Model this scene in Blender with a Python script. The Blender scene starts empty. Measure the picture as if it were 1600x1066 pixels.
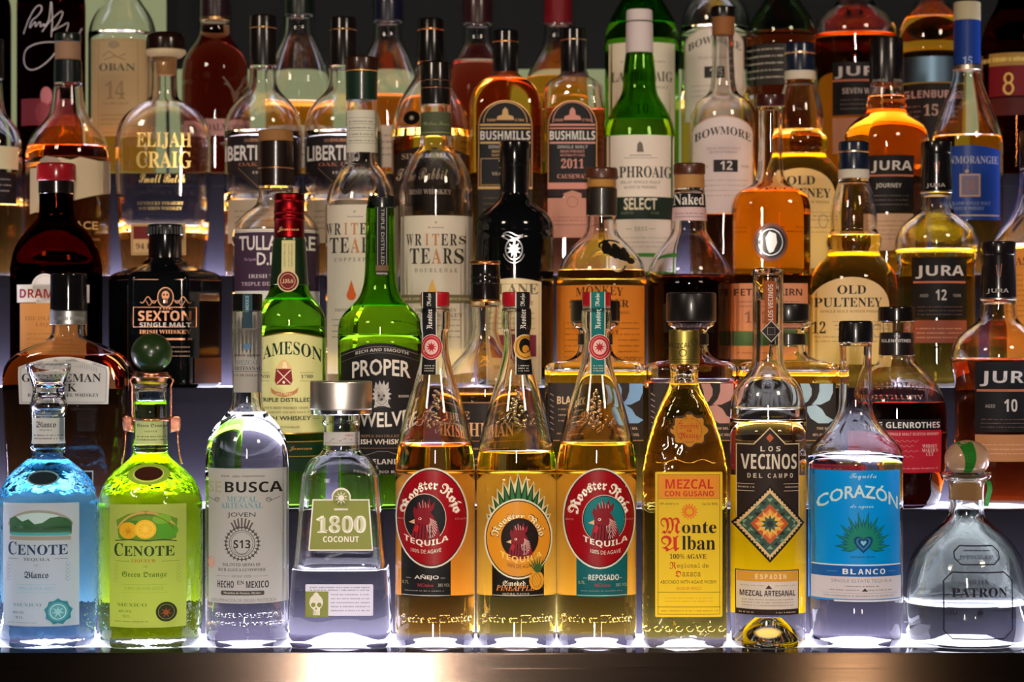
import bpy, bmesh, math, random, os
from mathutils import Vector
random.seed(7)
sc = bpy.context.scene
COL = sc.collection

# ---------------------------------------------------------------- camera
F = 3740.0            # focal length in pixels of the 1600 px wide frame
HY = 533.0            # image row of the horizon (the camera is level)
CZ = 1.23             # eye height
cam = bpy.data.cameras.new('camera')
cam.sensor_width = 36.0
cam.lens = F / 1600 * 36
cam.dof.use_dof = True
cam.dof.focus_distance = 2.20
cam.dof.aperture_fstop = 6.5
cam_o = bpy.data.objects.new('camera', cam)
COL.objects.link(cam_o)
cam_o.location = (0, 0, CZ)
cam_o.rotation_euler = (math.pi / 2, 0, 0)
sc.camera = cam_o

# ---------------------------------------------------------------- world, lamps, exposure
wd = bpy.data.worlds.new('world')
sc.world = wd
wd.use_nodes = True
wd.node_tree.nodes['Background'].inputs[0].default_value = (0.9, 0.75, 0.6, 1)
wd.node_tree.nodes['Background'].inputs[1].default_value = 0.012


def area(name, loc, target, size, power, col, size_y=None):
    l = bpy.data.lights.new(name, 'AREA')
    l.energy = power
    l.color = col
    l.size = size
    if size_y:
        l.shape = 'RECTANGLE'
        l.size_y = size_y
    o = bpy.data.objects.new(name, l)
    COL.objects.link(o)
    o.location = loc
    o.rotation_euler = (Vector(target) - Vector(loc)).to_track_quat('-Z', 'Y').to_euler()
    return o


area('bar_lamp', (0.0, -0.25, CZ + 0.32), (0, 2.4, CZ), 0.09, 31, (1.0, 0.86, 0.74), .42)
area('overhead_fill', (-1.3, 0.6, CZ + 1.25), (-0.2, 2.4, CZ), 0.35, 14, (1.0, 0.80, 0.62))  # unseen overhead lights, added as warm fill on both sides
area('overhead_fill', (1.3, 0.6, CZ + 1.25), (0.2, 2.4, CZ), 0.35, 14, (1.0, 0.80, 0.62))
area('counter_lamp', (-0.29, -0.6, 0.55), (-0.126, 2.15, 0.93), 0.09, 0.55, (1.0, 0.93, 0.85)).data.spread = math.radians(22)  # unseen low light, added so its reflection brightens the steel fascia
area('counter_lamp', (0.695, -0.6, 0.55), (0.305, 2.15, 0.93), 0.09, 0.02, (1.0, 0.75, 0.5)).data.spread = math.radians(22)  # weaker one, added for a dim second patch on the fascia
sc.view_settings.view_transform = 'Standard'
sc.view_settings.look = 'None'
sc.view_settings.gamma = 1.0
sc.view_settings.use_curve_mapping = False
sc.view_settings.exposure = 0.0
sc.cycles.max_bounces = 40
sc.cycles.transmission_bounces = 40
sc.cycles.glossy_bounces = 6
sc.cycles.diffuse_bounces = 2
sc.cycles.transparent_max_bounces = 48
sc.cycles.volume_bounces = 0
sc.cycles.sample_clamp_indirect = 6.0
sc.cycles.caustics_refractive = True
sc.cycles.caustics_reflective = False
sc.cycles.blur_glossy = 0.6
sc.cycles.use_denoising = True

# ---------------------------------------------------------------- materials


def lin(h):
    h = h.lstrip('#')
    v = [int(h[i:i + 2], 16) / 255 for i in (0, 2, 4)]
    return tuple(c / 12.92 if c <= 0.04045 else ((c + 0.055) / 1.055) ** 2.4 for c in v) + (1,)


MATS = {}


def new_mat(name):
    m = bpy.data.materials.new(name)
    m.use_nodes = True
    nt = m.node_tree
    nt.nodes.clear()
    out = nt.nodes.new('ShaderNodeOutputMaterial')
    return m, nt, out


def P(h, kind='p', rough=None):
    """h: sRGB hex. kind: p paper, t translucent paper, m foil or metal, g glossy plastic or ink."""
    key = (h, kind, rough)
    if key in MATS:
        return MATS[key]
    m, nt, out = new_mat({'p': 'paper', 't': 'thin_paper', 'u': 'label_paper', 'v': 'backlit_paper', 'm': 'metal', 'g': 'gloss'}[kind] + '_' + h.strip('#'))
    b = nt.nodes.new('ShaderNodeBsdfPrincipled')
    b.inputs['Base Color'].default_value = lin(h)
    b.inputs['Roughness'].default_value = rough if rough is not None else {'p': .55, 't': .6, 'u': .6, 'v': .6, 'm': .32, 'g': .18}[kind]
    if kind == 'm':
        b.inputs['Metallic'].default_value = 1
    if kind in 'ptuv':
        b.inputs['Specular IOR Level'].default_value = .14
    if kind == 'g':
        b.inputs['Coat Weight'].default_value = .25
        b.inputs['Specular IOR Level'].default_value = .35
    last = b.outputs[0]
    if kind in 'tuv':
        tr = nt.nodes.new('ShaderNodeBsdfTranslucent')
        tr.inputs[0].default_value = lin(h)
        mx = nt.nodes.new('ShaderNodeMixShader')
        mx.inputs[0].default_value = .45 if kind == 't' else .2 if kind == 'u' else .72
        nt.links.new(last, mx.inputs[1])
        nt.links.new(tr.outputs[0], mx.inputs[2])
        last = mx.outputs[0]
    nt.links.new(last, out.inputs[0])
    MATS[key] = m
    return m


def G(h='ffffff', ior=1.45, bump=0.0, scale=60.0, rough=0.0):
    key = ('glass', h, ior, bump, scale, rough)
    if key in MATS:
        return MATS[key]
    m, nt, out = new_mat('glass_' + h)
    g = nt.nodes.new('ShaderNodeBsdfGlass')
    g.inputs['Color'].default_value = lin(h)
    g.inputs['Roughness'].default_value = rough
    g.inputs['IOR'].default_value = ior
    if bump:
        tc = nt.nodes.new('ShaderNodeTexCoord')
        nz = nt.nodes.new('ShaderNodeTexNoise')
        nz.inputs['Scale'].default_value = scale
        nz.inputs['Detail'].default_value = 2
        bp = nt.nodes.new('ShaderNodeBump')
        bp.inputs['Strength'].default_value = bump
        bp.inputs['Distance'].default_value = .004
        nt.links.new(tc.outputs['Object'], nz.inputs[0])
        nt.links.new(nz.outputs[0], bp.inputs['Height'])
        nt.links.new(bp.outputs[0], g.inputs['Normal'])
    nt.links.new(g.outputs[0], out.inputs[0])
    MATS[key] = m
    return m


def stippled(m):
    """the frosted, stippled underside of a bottle made of the glass m"""
    h = m.name.split('.')[0].split('_')[-1]
    key = ('stipple', h)
    if key not in MATS:
        f, nt, out = new_mat('stippled_' + h)
        g = nt.nodes.new('ShaderNodeBsdfGlass')
        g.inputs['Color'].default_value = lin(h)
        g.inputs['Roughness'].default_value = .4
        tr = nt.nodes.new('ShaderNodeBsdfTranslucent')
        tr.inputs[0].default_value = lin(h)
        mx = nt.nodes.new('ShaderNodeMixShader')
        mx.inputs[0].default_value = .75
        nt.links.new(g.outputs[0], mx.inputs[1])
        nt.links.new(tr.outputs[0], mx.inputs[2])
        nt.links.new(mx.outputs[0], out.inputs[0])
        MATS[key] = f
    return MATS[key]


def LQ(T, D=0.07):
    """liquid that lets the linear colour T through a bottle D metres thick"""
    key = ('liq', T, D)
    if key in MATS:
        return MATS[key]
    m, nt, out = new_mat('liquid')
    t = nt.nodes.new('ShaderNodeBsdfTransparent')
    va = nt.nodes.new('ShaderNodeVolumeAbsorption')
    sg = [-math.log(max(c, .0005)) / D for c in T]
    mx = max(max(sg), 1e-3)
    va.inputs['Color'].default_value = tuple(1 - s / mx for s in sg) + (1,)
    va.inputs['Density'].default_value = mx
    nt.links.new(t.outputs[0], out.inputs['Surface'])
    nt.links.new(va.outputs[0], out.inputs['Volume'])
    MATS[key] = m
    return m


# ---------------------------------------------------------------- geometry helpers
E = [2.15, 2.29, 2.405, 2.52, 2.635]          # front edge of each step (distance from the camera)
EY = [1022, 798, 607, 432, 272]
TZ = [CZ - (EY[k] - HY) * E[k] / F for k in range(5)]   # top of each step


def chaikin(pts, it=2):
    for _ in range(it):
        q = [pts[0]]
        for a, b in zip(pts, pts[1:]):
            q.append(tuple(.75 * u + .25 * v for u, v in zip(a, b)))
            q.append(tuple(.25 * u + .75 * v for u, v in zip(a, b)))
        q.append(pts[-1])
        pts = q
    return pts


def bevel_pts(pts, r=.0006):
    if len(pts) < 3:
        return pts
    q = [pts[0]]
    for a, b, c in zip(pts, pts[1:], pts[2:]):
        for o in (a, c):
            L = math.hypot(o[0] - b[0], o[1] - b[1])
            k = min(.4, r / L) if L > 1e-9 else 0
            q.append(tuple(u + (v - u) * k for u, v in zip(b, o)))
    q.append(pts[-1])
    return q


def runit(phi, n):
    if n < 0:
        N = -n
        st = 2 * math.pi / N
        a = (phi + math.pi / 2 + st / 2) % st - st / 2
        return math.cos(math.pi / N) / math.cos(a)
    if n == 2:
        return 1.0
    c, s = abs(math.cos(phi)), abs(math.sin(phi))
    return 1.0 / (c ** n + s ** n) ** (1 / n)


ARC = {}


def arc_tab(n, dr):
    key = (round(n, 1), round(dr, 2))
    if key not in ARC:
        tab = []
        s = 0
        px, py = 0, -dr
        N = 120
        for i in range(N + 1):
            phi = -math.pi / 2 + math.pi * i / N
            r = runit(phi, key[0])
            x, y = r * math.cos(phi), key[1] * r * math.sin(phi)
            s += math.hypot(x - px, y - py)
            px, py = x, y
            tab.append((s, x, y))
        ARC[key] = tab
    return ARC[key]


def arc_xy(s, w, n, dr):
    """point of the cross-section at arc length s from its front centre"""
    if abs(n - 2) < .05 and abs(dr - 1) < .02:
        return w * math.sin(s / w), -w * math.cos(s / w)
    tab = arc_tab(n, dr)
    u = abs(s) / w
    for (s0, x0, y0), (s1, x1, y1) in zip(tab, tab[1:]):
        if u <= s1:
            k = (u - s0) / (s1 - s0) if s1 > s0 else 0
            x, y = x0 + (x1 - x0) * k, y0 + (y1 - y0) * k
            break
    else:
        x, y = tab[-1][1:]
    return math.copysign(x, s) * w, y * w


def arc_s(x, w, n, dr):
    if abs(n - 2) < .05 and abs(dr - 1) < .02:
        return w * math.asin(max(-1, min(1, x / w)))
    tab = arc_tab(n, dr)
    u = min(abs(x) / w, .999)
    for (s0, x0, y0), (s1, x1, y1) in zip(tab, tab[1:]):
        if x1 >= u:
            k = (u - x0) / (x1 - x0) if x1 > x0 else 0
            return math.copysign((s0 + (s1 - s0) * k) * w, x)
    return math.copysign(tab[60][0] * w, x)


def add_rings(bm, rings, seg, mi=0, flip=False, cap0=True, cap1=True, smooth=True):
    """rings: (z, w, n, dr) from top to bottom"""
    vs = []
    for z, w, n, dr in rings:
        w = max(w, 1e-5)
        row = []
        for i in range(seg):
            phi = 2 * math.pi * i / seg - math.pi / 2
            r = runit(phi, n)
            row.append(bm.verts.new((w * r * math.cos(phi), w * dr * r * math.sin(phi), z)))
        vs.append(row)
    fs = []
    for a, b in zip(vs, vs[1:]):
        for i in range(seg):
            j = (i + 1) % seg
            q = (a[i], b[i], b[j], a[j])
            fs.append(bm.faces.new(q if not flip else q[::-1]))
    if cap0:
        fs.append(bm.faces.new(vs[0] if not flip else vs[0][::-1]))
    if cap1:
        fs.append(bm.faces.new(vs[-1][::-1] if not flip else vs[-1]))
    for f in fs:
        f.material_index = mi
        f.smooth = smooth
    return fs


def link(name, bm, mats, parent=None):
    me = bpy.data.meshes.new(name)
    bm.normal_update()
    bm.to_mesh(me)
    bm.free()
    for m in mats:
        me.materials.append(m)
    o = bpy.data.objects.new(name, me)
    COL.objects.link(o)
    o.parent = parent
    return o


def sharp(o, deg=35):
    me = o.data
    bm = bmesh.new()
    bm.from_mesh(me)
    for e in bm.edges:
        if len(e.link_faces) == 2 and e.calc_face_angle(0) > math.radians(deg):
            e.smooth = False
    bm.to_mesh(me)
    bm.free()


# ---------------------------------------------------------------- lettering
FP = bpy.utils.system_resource('DATAFILES', path='fonts')


def font(fn):
    try:
        return bpy.data.fonts.load(os.path.join(FP, fn))
    except Exception:
        return None


MATHF = font('NotoSansMath-Regular.woff2')
STY = {'s': (0x1D400, 0x1D41A, 0x1D7CE), 'f': (0x1D56C, 0x1D586, 0x1D7CE), 'c': (0x1D4D0, 0x1D4EA, 0x1D7CE),
       'b': (0x1D5D4, 0x1D5EE, 0x1D7EC), 'i': (0x1D468, 0x1D482, 0x1D7CE), 'm': (0x1D670, 0x1D68A, 0x1D7F6)}
_cu = bpy.data.curves.new('lettering', 'FONT')
_cu.resolution_u = 2
_to = bpy.data.objects.new('lettering', _cu)
_bf = _cu.font
ACC = {'Ñ': ('N', 'tilde'), 'É': ('E', 'acute'), 'Ó': ('O', 'acute'), 'Í': ('I', 'acute')}


def text_mesh(s, st):
    """(verts, faces) of a word in style st, normalised to x 0..1 and y 0..1"""
    fb = False
    if st in STY and MATHF:
        U, L, D = STY[st]
        t = ''
        for c in s:
            if 'A' <= c <= 'Z':
                t += chr(U + ord(c) - 65)
            elif 'a' <= c <= 'z':
                t += chr(L + ord(c) - 97)
            elif c.isdigit() and D:
                t += chr(D + ord(c) - 48)
            elif c in ACC:
                fb = True
            else:
                t += c
        _cu.font = MATHF
        _cu.offset = 0
    if st not in STY or fb or not MATHF:
        t = s
        _cu.font = _bf
        _cu.offset = .018 if st in ('B', 'b', 's') else 0
    _cu.body = t
    me = _to.to_mesh()
    vs = [(v.co.x, v.co.y) for v in me.vertices]
    fs = [tuple(p.vertices) for p in me.polygons]
    _to.to_mesh_clear()
    if not vs:
        return [], []
    x0, x1 = min(v[0] for v in vs), max(v[0] for v in vs)
    y0, y1 = min(v[1] for v in vs), max(v[1] for v in vs)
    sx, sy = 1 / max(x1 - x0, 1e-6), 1 / max(y1 - y0, 1e-6)
    return [((x - x0) * sx, (y - y0) * sy) for x, y in vs], fs


# ---------------------------------------------------------------- a bottle and its parts
class Bottle:
    def __init__(s, name, cx, tier, prof, label, glass=None, liq=None, level=None, group=None, dy=.06, wall=.0028,
                 base=.009, punt=.006, seg=56, opaque=False, foot=.93, top_y=None, cat='bottle', it=2, clear_punt=False):
        s.d = E[tier] + dy
        if tier >= 1 and base == .009:
            base, punt = .0045, .003
        s.cx, s.tier = cx, tier
        s.ox = (cx - 800) * s.d / F
        s.tz = TZ[tier]
        s.root = bpy.data.objects.new(name, None)
        s.root.empty_display_size = .02
        COL.objects.link(s.root)
        s.root.location = (s.ox, s.d, s.tz + .0003)
        s.root['label'] = label
        s.root['category'] = cat
        if group:
            s.root['group'] = group
        pts = []
        n, dr = 2, 1
        for p in prof:
            if len(p) > 2:
                n, dr = p[2], p[3]
            pts.append((s.z(p[0]), s.px(p[1]), n, dr))
        zl, wl = pts[-1][0], pts[-1][1]
        rad = min(.006, zl * .6)
        pts += [(rad, wl, n, dr), (.0, wl * foot, n, dr)]
        ctrl = chaikin(pts, it)
        s.rings = [(max(z, 0.0), w, n, dr) for z, w, n, dr in ctrl]
        for i in range(1, len(s.rings)):       # keep z falling
            if s.rings[i][0] > s.rings[i - 1][0]:
                s.rings[i] = (s.rings[i - 1][0],) + s.rings[i][1:]
        s.seg = seg
        bm = bmesh.new()
        wb = s.rings[-1][1]
        bot = [(0.0, wb * .82, n, dr), (punt * .55, wb * .55, n, dr), (punt, wb * .25, n, dr)]
        fs = add_rings(bm, s.rings + bot, seg)
        gm = glass or G()
        if not opaque:                          # the underside is stippled, as bottles' bases are
            for f in fs[(len(s.rings) - 2) * seg:len(fs) - seg * 2 - 2 if clear_punt else len(fs)]:
                if f is not fs[-2]:
                    f.material_index = 1
        if not opaque:
            ztop = s.rings[0][0] - .004
            zlev = s.z(level) if level is not None else base + .004
            inner = [r for r in s.rings if zlev + .0005 < r[0] < ztop - .0005]
            cav = [s.at(ztop)] + inner + [s.at(zlev)]
            cav = [(z, max(w - s.wl(z, wall), w * .45), n_, d_) for z, w, n_, d_ in cav]
            add_rings(bm, cav, seg, flip=True)
        s.body = link('body', bm, [gm] if opaque else [gm, stippled(gm)], s.root)
        if liq is not None and level is not None:
            zt = s.z(level) - .0004
            rr = [s.at(zt)] + [r for r in s.rings if base + .006 < r[0] < zt - .0005] + [s.at(base + .005)]
            rr = [(z, max(w - wall * .9, w * .45), n_, d_) for z, w, n_, d_ in rr]
            zb, wb2, n_, d_ = rr[-1]
            rr += [(base + .0015, wb2 * .93, n_, d_), (base, wb2 * .8, n_, d_), (base + punt * .5, wb2 * .3, n_, d_)]
            bm = bmesh.new()
            add_rings(bm, rr, seg)
            link('liquid', bm, [liq if not isinstance(liq, tuple) else LQ(liq)], s.root)

    def wl(s, z, wall):
        return wall

    def z(s, y, d=None):
        return CZ + (HY - y) * (d or s.d) / F - s.tz

    def px(s, w):
        return w * s.d / F

    def at(s, z):
        R = s.rings
        if z >= R[0][0]:
            return (z,) + R[0][1:]
        for a, b in zip(R, R[1:]):
            if b[0] <= z <= a[0]:
                k = (a[0] - z) / (a[0] - b[0]) if a[0] > b[0] else 0
                return tuple(u + (v - u) * k for u, v in zip(a, b))
        return (z,) + R[-1][1:]

    def lathe(s, name, pieces, mat=None, dx=0, parent=None, seg=40, n=2, dr=1, smooth_it=0, label=None):
        """pieces: [(pixel profile, material)] or one profile with mat"""
        if mat is not None:
            pieces = [(pieces, mat)]
        bm = bmesh.new()
        ms = []
        for prof, m in pieces:
            if m not in ms:
                ms.append(m)
            pts = [(s.z(p[0]), s.px(p[1]), n, dr) for p in prof]
            if smooth_it:
                pts = chaikin(pts, smooth_it)
            else:
                z0, z1 = pts[0], pts[-1]
                pts = [(z0[0], z0[1] * .9, n, dr)] + pts + [(z1[0], z1[1] * .9, n, dr)]
                pts = bevel_pts(pts)
            add_rings(bm, pts, seg, ms.index(m))
        for v in bm.verts:
            v.co.x += s.px(dx)
        o = link(name, bm, ms, parent or s.root)
        sharp(o)
        if label:
            o['label'] = label
        return o

    def hollow(s, name, outer, inner, mat, dx=0, parent=None):
        """a clear glass piece with closed hollows in it"""
        bm = bmesh.new()
        for prof, fl in [(outer, False)] + [(p, True) for p, _ in inner]:
            add_rings(bm, chaikin([(s.z(y), s.px(w), 2, 1) for y, w in prof], 2), 40, flip=fl)
        for v in bm.verts:
            v.co.x += s.px(dx)
        return link(name, bm, [mat], parent or s.root)

    def ball(s, name, x, y, rx, ry, mat, parent=None, dyw=0, label=None):
        prof = [(y - ry * math.cos(math.pi * i / 18), max(rx * math.sin(math.pi * i / 18), .02)) for i in range(19)]
        bm = bmesh.new()
        add_rings(bm, [(s.z(a), s.px(b), 2, 1) for a, b in prof], 36)
        for v in bm.verts:
            v.co.x += s.px(x - s.cx)
            v.co.y += dyw
        o = link(name, bm, [mat], parent or s.root)
        if label:
            o['label'] = label
        return o

    def lab(s, name, step=6, cy=0, surf=None, parent=None, label=None):
        return Label(s, name, step, cy, surf, parent, label)

    def back(s, x0, y0, x1, y1, h, kind='v'):
        """a back label, pasted on the far side"""
        L = Label(s, 'back_label', 8, 0, None, None, None, back=True)
        L.rect(x0, y0, x1, y1, P(h, kind))
        return L.done()


class Label:
    """printing laid out in picture units on the bottle's front and wrapped round its surface"""

    def __init__(s, b, name, step, cy, surf, parent, label, back=False):
        s.b, s.name, s.step, s.cy = b, name, step, cy
        s.surf = surf            # (half width in px, n, dr) of a cap the label is on instead of the glass
        s.bm = bmesh.new()
        s.li = s.bm.verts.layers.int.new('lay')
        s.n = 0
        s.ms = []
        s.parent = parent
        s.label = label
        s.backside = back

    def mi(s, m):
        if isinstance(m, str):
            m = P(m)
        if m not in s.ms:
            s.ms.append(m)
        return s.ms.index(m)

    def add(s, vs, fs, m, same=False):
        if not same:
            s.n += 1
        k = s.mi(m)
        bv = []
        for x, y in vs:
            v = s.bm.verts.new((x, y, 0))
            v[s.li] = s.n
            bv.append(v)
        for f in fs:
            try:
                nf = s.bm.faces.new([bv[i] for i in f])
                nf.material_index = k
            except ValueError:
                pass
        return s

    def poly(s, pts, m, same=False):
        return s.add(pts, [tuple(range(len(pts)))], m, same)

    def rect(s, x0, y0, x1, y1, m, r=0, same=False):
        if not r:
            return s.poly([(x0, y0), (x1, y0), (x1, y1), (x0, y1)], m, same)
        pts = []
        for cx, cy, a0 in ((x1 - r, y0 + r, -90), (x1 - r, y1 - r, 0), (x0 + r, y1 - r, 90), (x0 + r, y0 + r, 180)):
            for i in range(5):
                a = math.radians(a0 + 22.5 * i)
                pts.append((cx + r * math.cos(a), cy + r * math.sin(a)))
        return s.poly(pts, m, same)

    def ell(s, cx, cy, rx, ry, m, a0=0, a1=360, same=False):
        N = 40
        return s.poly([(cx + rx * math.cos(math.radians(a0 + (a1 - a0) * i / N)), cy + ry * math.sin(math.radians(a0 + (a1 - a0) * i / N)))
                       for i in range(N if a1 - a0 >= 360 else N + 1)], m, same)

    def ring(s, cx, cy, rx, ry, t, m, a0=0, a1=360, same=False):
        N = 44
        vs, fs = [], []
        for i in range(N + 1):
            a = math.radians(a0 + (a1 - a0) * i / N)
            vs += [(cx + rx * math.cos(a), cy + ry * math.sin(a)), (cx + (rx - t) * math.cos(a), cy + (ry - t) * math.sin(a))]
            if i:
                fs.append((2 * i - 2, 2 * i, 2 * i + 1, 2 * i - 1))
        return s.add(vs, fs, m, same)

    def line(s, pts, t, m, same=False):
        vs, fs = [], []
        for i, (x, y) in enumerate(pts):
            a, b = pts[max(i - 1, 0)], pts[min(i + 1, len(pts) - 1)]
            dx, dy = b[0] - a[0], b[1] - a[1]
            L = math.hypot(dx, dy) or 1
            nx, ny = -dy / L * t / 2, dx / L * t / 2
            vs += [(x + nx, y + ny), (x - nx, y - ny)]
            if i:
                fs.append((2 * i - 2, 2 * i, 2 * i + 1, 2 * i - 1))
        return s.add(vs, fs, m, same)

    def frame(s, x0, y0, x1, y1, t, m):
        s.n += 1
        for a in ((x0, y0, x1, y0 + t), (x0, y1 - t, x1, y1), (x0, y0 + t, x0 + t, y1 - t), (x1 - t, y0 + t, x1, y1 - t)):
            s.rect(*a, m, same=True)
        return s

    def star(s, cx, cy, r0, r1, n, m, same=False, ph=0, sq=1):
        pts = []
        for i in range(2 * n):
            a = math.pi * i / n + ph
            r = r1 if i % 2 == 0 else r0
            pts.append((cx + r * math.sin(a), cy - r * sq * math.cos(a)))
        return s.poly(pts, m, same)

    def text(s, t, xc, yc, w, h, m, st='b', sag=0, polar=None, vert=False, bend=None):
        """fits t into a w x h box centred on (xc, yc); sag > 0 arches it; polar = (cx, cy, rx, ry)"""
        vs, fs = text_mesh(t, st)
        q = []
        for x, y in vs:
            u, v = (x - .5) * w, (y - .5) * h
            if vert == 1:
                q.append((xc - v, yc - u))     # reads upwards
            elif vert == -1:
                q.append((xc + v, yc + u))     # reads downwards
            elif polar:
                cx, cy, rx, ry = polar
                th = u / rx
                q.append((cx + (rx + v) * math.sin(th), cy - (ry + v) * math.cos(th)))
            else:
                k = (2 * x - 1)
                q.append((xc + u, yc - v + sag * k * k - (sag * .35)))
        return s.add(q, fs, m)

    def micro(s, x0, x1, y, h, m, rows=1, gap=None, seed=1):
        """rows of print too fine to read"""
        rnd = random.Random(seed + int(x0 * 7 + y))
        s.n += 1
        for r in range(rows):
            yy = y + r * (gap or h * 2)
            x = x0
            while x < x1 - 1:
                w = min(rnd.uniform(.8, 2.6), x1 - x)
                s.rect(x, yy - h / 2 * rnd.uniform(.7, 1.1), x + w, yy + h / 2, m, same=True)
                x += w + (rnd.uniform(.5, .9) if rnd.random() < .8 else 2.2)
        return s

    def done(s, emboss=0, off=0):
        b, bm = s.b, s.bm
        if not bm.verts:
            return
        xs = [v.co.x for v in bm.verts]
        ys = [v.co.y for v in bm.verts]
        x0, x1, y0, y1 = min(xs), max(xs), min(ys), max(ys)
        bm.faces.ensure_lookup_table()
        k = x0 + s.step
        while k < x1 - .5:
            bmesh.ops.bisect_plane(bm, geom=bm.verts[:] + bm.edges[:] + bm.faces[:], plane_co=(k, 0, 0), plane_no=(1, 0, 0))
            k += s.step
        if not s.cy and not s.surf:              # follow the glass where it curves up and down
            ws = [b.at(b.z(y0 + (y1 - y0) * i / 8))[1] for i in range(9)]
            if max(ws) - min(ws) > .0004:
                s.cy = 8
        if s.cy:
            k = y0 + s.cy
            while k < y1 - .5:
                bmesh.ops.bisect_plane(bm, geom=bm.verts[:] + bm.edges[:] + bm.faces[:], plane_co=(0, k, 0), plane_no=(0, 1, 0))
                k += s.cy
        top = set()
        if emboss:
            r = bmesh.ops.extrude_face_region(bm, geom=bm.faces[:])
            top = {v for v in r['geom'] if isinstance(v, bmesh.types.BMVert)}
        ymid = (y0 + y1) / 2
        if s.surf:
            w0, n0, d0 = b.px(s.surf[0]), s.surf[1], s.surf[2]
            sdx = b.px(s.surf[3]) if len(s.surf) > 3 else 0
            ref = (0, w0, n0, d0)
        else:
            ref = b.at(b.z(ymid))
            sdx = 0

        df = b.d - ref[1] * ref[3]
        if s.backside:
            df = b.d
        for v in bm.verts:
            X = (v.co.x - 800) * df / F - b.ox - sdx
            z = b.z(v.co.y, df)
            S = arc_s(X, ref[1], ref[2], ref[3])
            o = .00014 + .00006 * v[s.li] + off + (emboss if v in top else 0)
            zz, w, n, dr = ref if s.surf else b.at(z)
            w2 = w + o
            x, y = arc_xy(S * w2 / ref[1] if s.cy == 0 else S, w2, n, dr)
            if n != 2 or dr != 1:
                y = y * (w * dr + o) / (w2 * dr)
            v.co = (x + sdx, -y if s.backside else y, z)
        for f in bm.faces:
            f.smooth = True
        bm.normal_update()
        for f in bm.faces:
            pass
        bmesh.ops.recalc_face_normals(bm, faces=bm.faces) if emboss else None
        o = link(s.name, bm, s.ms, s.parent or b.root)
        if s.label:
            o['label'] = s.label
        return o


def box(bm, x0, y0, z0, x1, y1, z1, mi=0, bev=0):
    r = bmesh.ops.create_cube(bm, size=1)
    for v in r['verts']:
        v.co = (x0 + (v.co.x + .5) * (x1 - x0), y0 + (v.co.y + .5) * (y1 - y0), z0 + (v.co.z + .5) * (z1 - z0))
    fs = set(f for v in r['verts'] for f in v.link_faces)
    for f in fs:
        f.material_index = mi
    if bev:
        bmesh.ops.bevel(bm, geom=list(set(e for f in fs for e in f.edges)), offset=bev, segments=2, affect='EDGES')


def tube(bm, pts, r, seg=10):
    pts = [Vector(p) for p in pts]
    prev = None
    for i, p in enumerate(pts):
        t = (pts[min(i + 1, len(pts) - 1)] - pts[max(i - 1, 0)]).normalized()
        a = t.orthogonal().normalized() if prev is None else (prev[2] - t * prev[2].dot(t)).normalized()
        bb = t.cross(a)
        row = [bm.verts.new(p + a * r * math.cos(2 * math.pi * k / seg) + bb * r * math.sin(2 * math.pi * k / seg)) for k in range(seg)]
        if prev:
            for k in range(seg):
                f = bm.faces.new((prev[0][k], prev[0][(k + 1) % seg], row[(k + 1) % seg], row[k]))
                f.smooth = True
        else:
            bm.faces.new(row[::-1])
        prev = (row, t, a)
    bm.faces.new(prev[0])


# ---------------------------------------------------------------- setting
def noise_metal(name, h, rough, aniso, metallic=1.0, stretch=(400, 400, 3)):
    m, nt, out = new_mat(name)
    b = nt.nodes.new('ShaderNodeBsdfPrincipled')
    b.inputs['Base Color'].default_value = lin(h)
    b.inputs['Metallic'].default_value = metallic
    b.inputs['Roughness'].default_value = rough
    b.inputs['Anisotropic'].default_value = aniso
    tc = nt.nodes.new('ShaderNodeTexCoord')
    mp = nt.nodes.new('ShaderNodeMapping')
    mp.inputs['Scale'].default_value = stretch
    nz = nt.nodes.new('ShaderNodeTexNoise')
    nz.inputs['Scale'].default_value = 1
    nz.inputs['Detail'].default_value = 4
    mr = nt.nodes.new('ShaderNodeMapRange')
    mr.inputs[3].default_value = rough * .8
    mr.inputs[4].default_value = rough * 1.3
    nt.links.new(tc.outputs['Object'], mp.inputs[0])
    nt.links.new(mp.outputs[0], nz.inputs[0])
    nt.links.new(nz.outputs[0], mr.inputs[0])
    nt.links.new(mr.outputs[0], b.inputs['Roughness'])
    tg = nt.nodes.new('ShaderNodeTangent')
    tg.direction_type = 'RADIAL'
    tg.axis = 'X'
    b.inputs['Anisotropic Rotation'].default_value = 0.0
    if name == 'brushed_steel':
        nt.links.new(tg.outputs[0], b.inputs['Tangent'])
    nt.links.new(b.outputs[0], out.inputs[0])
    return m


def lit_acrylic(LED):
    """frosted acrylic lit from beneath by a strip of lamps"""
    m, nt, out = new_mat('lit_acrylic')
    em = nt.nodes.new('ShaderNodeEmission')
    em.inputs[0].default_value = (.80, .77, 1.0, 1)
    em.inputs[1].default_value = LED
    gl = nt.nodes.new('ShaderNodeBsdfGlossy')
    gl.inputs['Roughness'].default_value = .08
    fr = nt.nodes.new('ShaderNodeFresnel')
    fr.inputs[0].default_value = 1.45
    mx = nt.nodes.new('ShaderNodeMixShader')
    nt.links.new(fr.outputs[0], mx.inputs[0])
    nt.links.new(em.outputs[0], mx.inputs[1])
    nt.links.new(gl.outputs[0], mx.inputs[2])
    nt.links.new(mx.outputs[0], out.inputs[0])
    return m


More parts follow.
